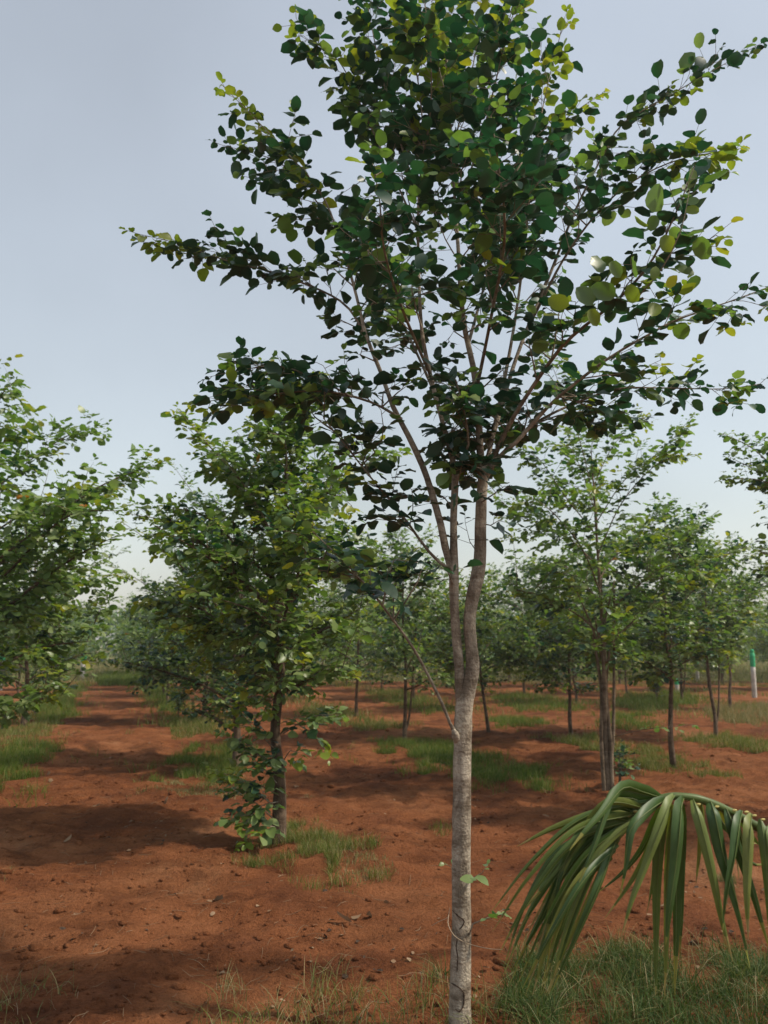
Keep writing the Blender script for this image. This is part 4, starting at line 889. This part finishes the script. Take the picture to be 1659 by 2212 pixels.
    back = [
        [(890, 330, .02), (850, 520, .06), (820, 850, .08), (812, 1200, .08), (805, 1770, .08)],
        [(930, 320, .02), (915, 520, .06), (890, 850, .08), (880, 1300, .08), (872, 1780, .08)],
        [(980, 320, .02), (975, 520, .05), (965, 850, .07), (960, 1300, .07), (950, 1770, .07)],
        [(1010, 320, .03), (1005, 600, .09), (1000, 900, .1), (998, 1200, .1), (985, 1500, .1)],
        [(1150, 310, .02), (1162, 450, .05), (1145, 680, .06), (1110, 930, .06)],
        [(880, 320, .02), (790, 480, .1), (700, 660, .14), (560, 830, .16), (370, 988, .16)],
        [(900, 330, .02), (820, 520, .1), (730, 720, .14), (600, 940, .16), (415, 1190, .16)],
        [(1250, 330, .02), (1330, 480, .14), (1460, 590, .2), (1620, 620, .22)],
        [(1420, 380, .02), (1490, 500, .12), (1580, 620, .2), (1700, 640, .22)],
        [(1400, 400, .02), (1450, 560, .12), (1530, 760, .2), (1680, 775, .22)],
        [(860, 340, .02), (840, 600, .08), (790, 850, .1), (755, 1050, .1), (735, 1150, .1)],
        [(1300, 350, .02), (1390, 520, .08), (1430, 740, .1), (1440, 900, .1)],
    ]
    for i, pl in enumerate(back):
        leaflet(fr, [V(*c7(a, b), d) for a, b, d in pl], .0185 if i < 3 else .0135, 540 + i)
    # the fan of long leaflets at the frond's end
    seg = np.array([at(a, b, Yf) for a, b in ((1420, 1728), (1380, 1746), (1350, 1780), (1330, 1815), (1312, 1855), (1296, 1900))])
    tips = [(1060, 1972), (1064, 2012), (1078, 2060), (1088, 2090), (1086, 2110), (1098, 2132), (1112, 2142), (1128, 2136), (1142, 2128), (1150, 2150), (1165, 2150), (1178, 2150), (1186, 2146), (1192, 2140), (1188, 2120), (1176, 2100), (1120, 2120), (1135, 2150), (1170, 2130), (1198, 2110), (1105, 2100), (1160, 2110), (1182, 2152), (1172, 2145)]
    for i, (tx, ty) in enumerate(tips):
        f = (i % 14) / 13 if i < 14 else g.random(); b0 = np.array([seg[0] * (1 - f) + seg[3] * f, seg[1] * (1 - f) + seg[5] * f])[g.integers(2)]
        dpt = g.uniform(-.14, .14); tip = at(tx, ty, Yf + dpt)
        bow = np.array([-.06 + .07 * f, dpt * .6, .07 - .03 * f]) + g.normal(0, .008, 3)
        m1 = b0 * .66 + tip * .34 + bow; m2 = b0 * .32 + tip * .68 + bow * .75
        leaflet(fr, [b0, m1, m2, tip], g.uniform(.010, .014), 600 + i)
    for i in range(7):      # parallel leaflets running left off the arch before they bend into the fan
        f = i / 6; b0 = at(1425 - 62 * f, 1730 + 55 * f, Yf + .01); m = at(1335 - 55 * f + g.normal(0, 4), 1718 + 62 * f, Yf - .02 + g.normal(0, .03)); e = at(1240 - 30 * f, 1840 + 40 * f, Yf - .04); t_ = at(1110 + 70 * f, 1990 + 110 * f, Yf - .02)
        leaflet(fr, [b0, m, e, t_], .013, 640 + i)
    mb = MB()                # pale swollen joints where leaflets leave the rachis
    for a, b in ((1130, 320), (1270, 338), (1405, 365), (1495, 378), (1555, 405), (1620, 435), (650, 372), (600, 405), (710, 345)):
        c = at(*c7(a, b), Yf - .012); mb.tube(np.array([c - [.006, 0, 0], c, c + [.006, .0, .001]]), [.002, .0042, .002], 6)
    o = link('leaflet_joint', mb.mesh('leaflet_joint', [M_NODE]), fr)
    # the palm's other fronds, standing away from us beyond the frame
    for kf, (az, el, L) in enumerate(((-.5, 1.15, 1.5), (.9, 1.0, 1.6), (2.3 - 3.14, .7, 1.4), (1.35, 1.25, 1.5))):
        d = np.array([math.cos(az), math.sin(az), 0]); s0 = base + [-.04, 0, .42]; t = np.linspace(0, 1, 12)[:, None]
        Pp = s0 + d * L * t * math.cos(el) * (1 + .5 * t) + np.array([0, 0, 1]) * (L * math.sin(el) * t - .75 * t ** 2.4)
        mb = MB(); mb.tube(Pp, np.linspace(.02, .003, 12), 7); f2 = add('frond', mb, [M_RACHIS])
        for j in range(18):
            u = .3 + .7 * j / 18; i0 = int(u * 11); b0 = Pp[i0]; sg = 1 if j % 2 else -1; q = np.array([-d[1], d[0], 0]) * sg
            leaflet(f2, [b0, b0 + q * .16 + d * .05 + [0, 0, .03], b0 + q * .3 + d * .1 - [0, 0, .08], b0 + q * .36 + d * .14 - [0, 0, .3]], .016, 700 + kf * 40 + j, False)
palm()

# ------------------------------------------------------------------ thin haze in the air
hm, nt, out = new_mat('haze_air')
pv = N(nt, 'ShaderNodeVolumePrincipled', Density=0.0013, Anisotropy=0.2); pv.inputs['Color'].default_value = (1.0, 0.96, 0.9, 1)
nt.links.new(pv.outputs[0], out.inputs['Volume'])
hx, hy0, hy1, hz0, hz1 = 1250, -700, 2000, -1.2, 6.2
hv_ = np.array([(-hx, hy0, hz0), (hx, hy0, hz0), (hx, hy1, hz0), (-hx, hy1, hz0), (-hx, hy0, hz1), (hx, hy0, hz1), (hx, hy1, hz1), (-hx, hy1, hz1)])
hf = np.array([(0, 3, 2, 1), (4, 5, 6, 7), (0, 1, 5, 4), (1, 2, 6, 5), (2, 3, 7, 6), (3, 0, 4, 7)])
tag(link('haze', mesh_np('haze', hv_, [hf], [hm], None, False)), 'thin pale haze hanging over the orchard', 'haze', kind='stuff')
